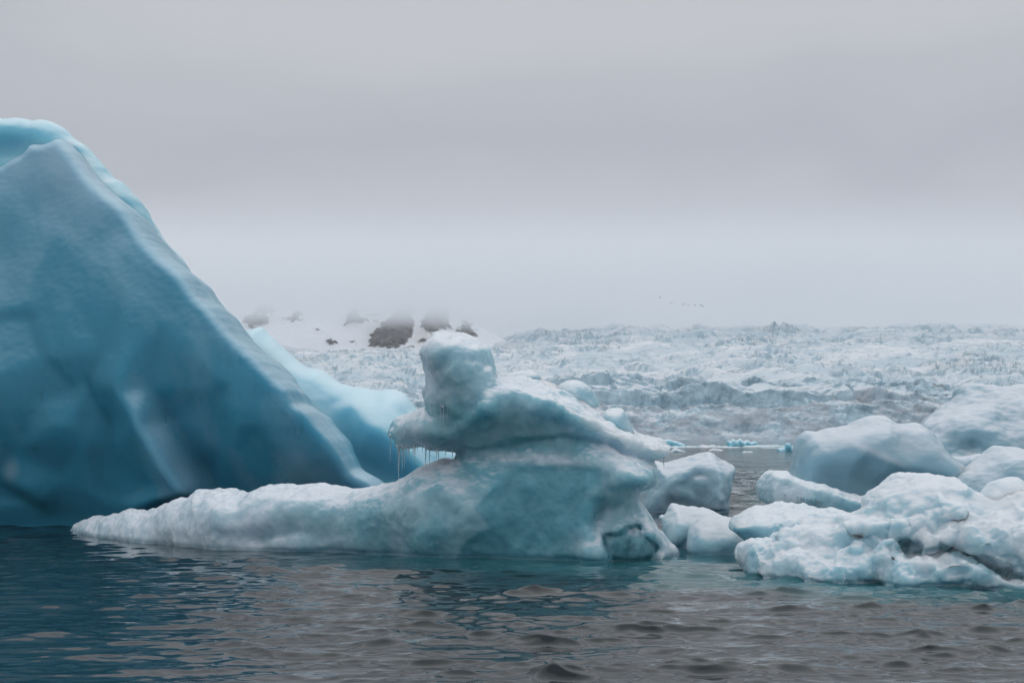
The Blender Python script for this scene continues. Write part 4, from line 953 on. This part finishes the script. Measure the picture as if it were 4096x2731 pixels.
# ------------------------------------------------------------------ birds
M_bird, t, b, o = new_mat('dark_plumage'); b.inputs['Base Color'].default_value = (.03, .03, .035, 1)
def bird(px, py, Y, flap, yaw):
    V = []; Fc = []
    n = 9; seg = 8
    for i in range(n):
        t = i / (n - 1); r = .055 * math.sin(math.pi * min(1, .08 + t * .92)) ** .8 + .004
        for j in range(seg):
            a = 2 * math.pi * j / seg; V.append((-.22 + .44 * t, r * math.cos(a), r * math.sin(a)))
    for i in range(n - 1):
        for j in range(seg):
            a = i * seg + j; b = i * seg + (j + 1) % seg; Fc.append((a, b, b + seg, a + seg))
    for s in (-1, 1):
        st = len(V)
        for k in range(6):
            u = k / 5; y = s * (.03 + .42 * u); z = flap * (.16 * math.sin(u * 1.9)) + .01; ch = .09 * (1 - u) ** .6 + .012; sw = .06 * u - .10 * u * u * 1.4
            for zz in (-.006, .006): V.append((sw + ch, y, z + zz)); V.append((sw - ch, y, z + zz))
        for k in range(5):
            a = st + k * 4
            Fc += [(a, a + 1, a + 5, a + 4), (a + 2, a + 6, a + 7, a + 3), (a, a + 4, a + 6, a + 2), (a + 1, a + 3, a + 7, a + 5)]
        Fc.append((st + 20, st + 21, st + 23, st + 22))
    st = len(V); V += [(-.20, -.02, 0), (-.20, .02, 0), (-.32, .06, 0), (-.32, -.06, 0), (-.20, 0, .012), (-.32, 0, .008)]
    Fc += [(st, st + 1, st + 2, st + 3), (st, st + 4, st + 5, st + 3), (st + 1, st + 4, st + 5, st + 2)]
    ob = add_obj('bird', mesh_np('bird', V, Fc), M_bird)
    ob.location = ((px - CX) * Y / F, Y, CAMZ - (py - HY) * Y / F); ob.rotation_euler = (0, 0, yaw); ob.scale = (1.4, 1.4, 1.4)
    return ob
spots = [(2640, 1190, 'small dark bird flying highest, at the left end of the flock'), (2687, 1212, 'small dark bird second from the left in the flock'),
         (2732, 1218, 'small dark bird, left one of the close pair in the flock'), (2737, 1215, 'small dark bird, right one of the close pair in the flock'),
         (2755, 1220, 'small dark bird just right of the close pair'), (2779, 1220, 'small dark bird third from the right end of the flock'),
         (2803, 1221, 'small dark bird second from the right end of the flock'), (2811, 1224, 'small dark bird at the right end of the flock')]
for k, (px, py, lb) in enumerate(spots):
    ob = bird(px, py, 480 + 9 * k, (-1) ** k * (.6 + .1 * k), .4 + .35 * k)
    tag(ob, lb, 'bird', 'flock of birds over the glacier')

# ------------------------------------------------------------------ haze and low cloud
def box(name, x0, x1, y0, y1, z0, z1):
    V = [(x, y, z) for z in (z0, z1) for y in (y0, y1) for x in (x0, x1)]
    Fc = [(0, 2, 3, 1), (4, 5, 7, 6), (0, 1, 5, 4), (2, 6, 7, 3), (0, 4, 6, 2), (1, 3, 7, 5)]
    return mesh_np(name, V, Fc)
def vol_mat(name):
    m = bpy.data.materials.new(name); m.use_nodes = True; t = m.node_tree; t.nodes.clear()
    o = N(t, 'ShaderNodeOutputMaterial'); v = N(t, 'ShaderNodeVolumePrincipled'); t.links.new(v.outputs[0], o.inputs['Volume'])
    v.inputs['Color'].default_value = (.985, .99, 1.0, 1); v.inputs['Anisotropy'].default_value = .0
    return m, t, v
m, t, v = vol_mat('haze_air'); v.inputs['Density'].default_value = 1 / 13000.
hz = add_obj('haze', box('haze', -16000, 16000, -40, 9000, -4.5, 520), m); hz['kind'] = 'stuff'; hz['label'] = 'thin pale haze over the bay'
m, t, v = vol_mat('cloud_air')
tc = N(t, 'ShaderNodeTexCoord'); sx = N(t, 'ShaderNodeSeparateXYZ'); t.links.new(tc.outputs['Object'], sx.inputs[0])
mp = N(t, 'ShaderNodeMapping'); mp.inputs['Scale'].default_value = (.004, .0025, .012); t.links.new(tc.outputs['Object'], mp.inputs[0])
nz = N(t, 'ShaderNodeTexNoise', ins={'Scale': 1.0, 'Detail': 2.0, 'Roughness': .5}); t.links.new(mp.outputs[0], nz.inputs['Vector'])
za = N(t, 'ShaderNodeMath', operation='MULTIPLY_ADD'); t.links.new(nz.outputs[0], za.inputs[0]); za.inputs[1].default_value = 45; xa_ = N(t, 'ShaderNodeMath', operation='MULTIPLY_ADD'); t.links.new(sx.outputs[0], xa_.inputs[0]); xa_.inputs[1].default_value = -.035; t.links.new(sx.outputs[2], xa_.inputs[2])
t.links.new(xa_.outputs[0], za.inputs[2])
r1 = N(t, 'ShaderNodeMapRange', interpolation_type='SMOOTHSTEP'); r1.inputs[1].default_value = 222; r1.inputs[2].default_value = 292; r1.inputs[3].default_value = 0; r1.inputs[4].default_value = .020; t.links.new(za.outputs[0], r1.inputs[0])
r2 = N(t, 'ShaderNodeMapRange', interpolation_type='SMOOTHSTEP'); r2.inputs[1].default_value = 440; r2.inputs[2].default_value = 240; t.links.new(sx.outputs[2], r2.inputs[0])
r3 = N(t, 'ShaderNodeMapRange', interpolation_type='SMOOTHSTEP'); r3.inputs[1].default_value = 1700; r3.inputs[2].default_value = 2600; t.links.new(sx.outputs[1], r3.inputs[0])
rp_ = N(t, 'ShaderNodeMath', operation='POWER'); t.links.new(r2.outputs[0], rp_.inputs[0]); rp_.inputs[1].default_value = 3.2
mm = N(t, 'ShaderNodeMath', operation='MULTIPLY'); t.links.new(r1.outputs[0], mm.inputs[0]); t.links.new(rp_.outputs[0], mm.inputs[1])
m2_ = N(t, 'ShaderNodeMath', operation='MULTIPLY'); t.links.new(mm.outputs[0], m2_.inputs[0]); t.links.new(r3.outputs[0], m2_.inputs[1])
t.links.new(m2_.outputs[0], v.inputs['Density'])
cb = add_obj('low_cloud', box('low_cloud', -6000, 6000, 1650, 7500, 170, 446), m); cb['kind'] = 'stuff'; cb['label'] = 'low grey cloud hiding the mountain tops'
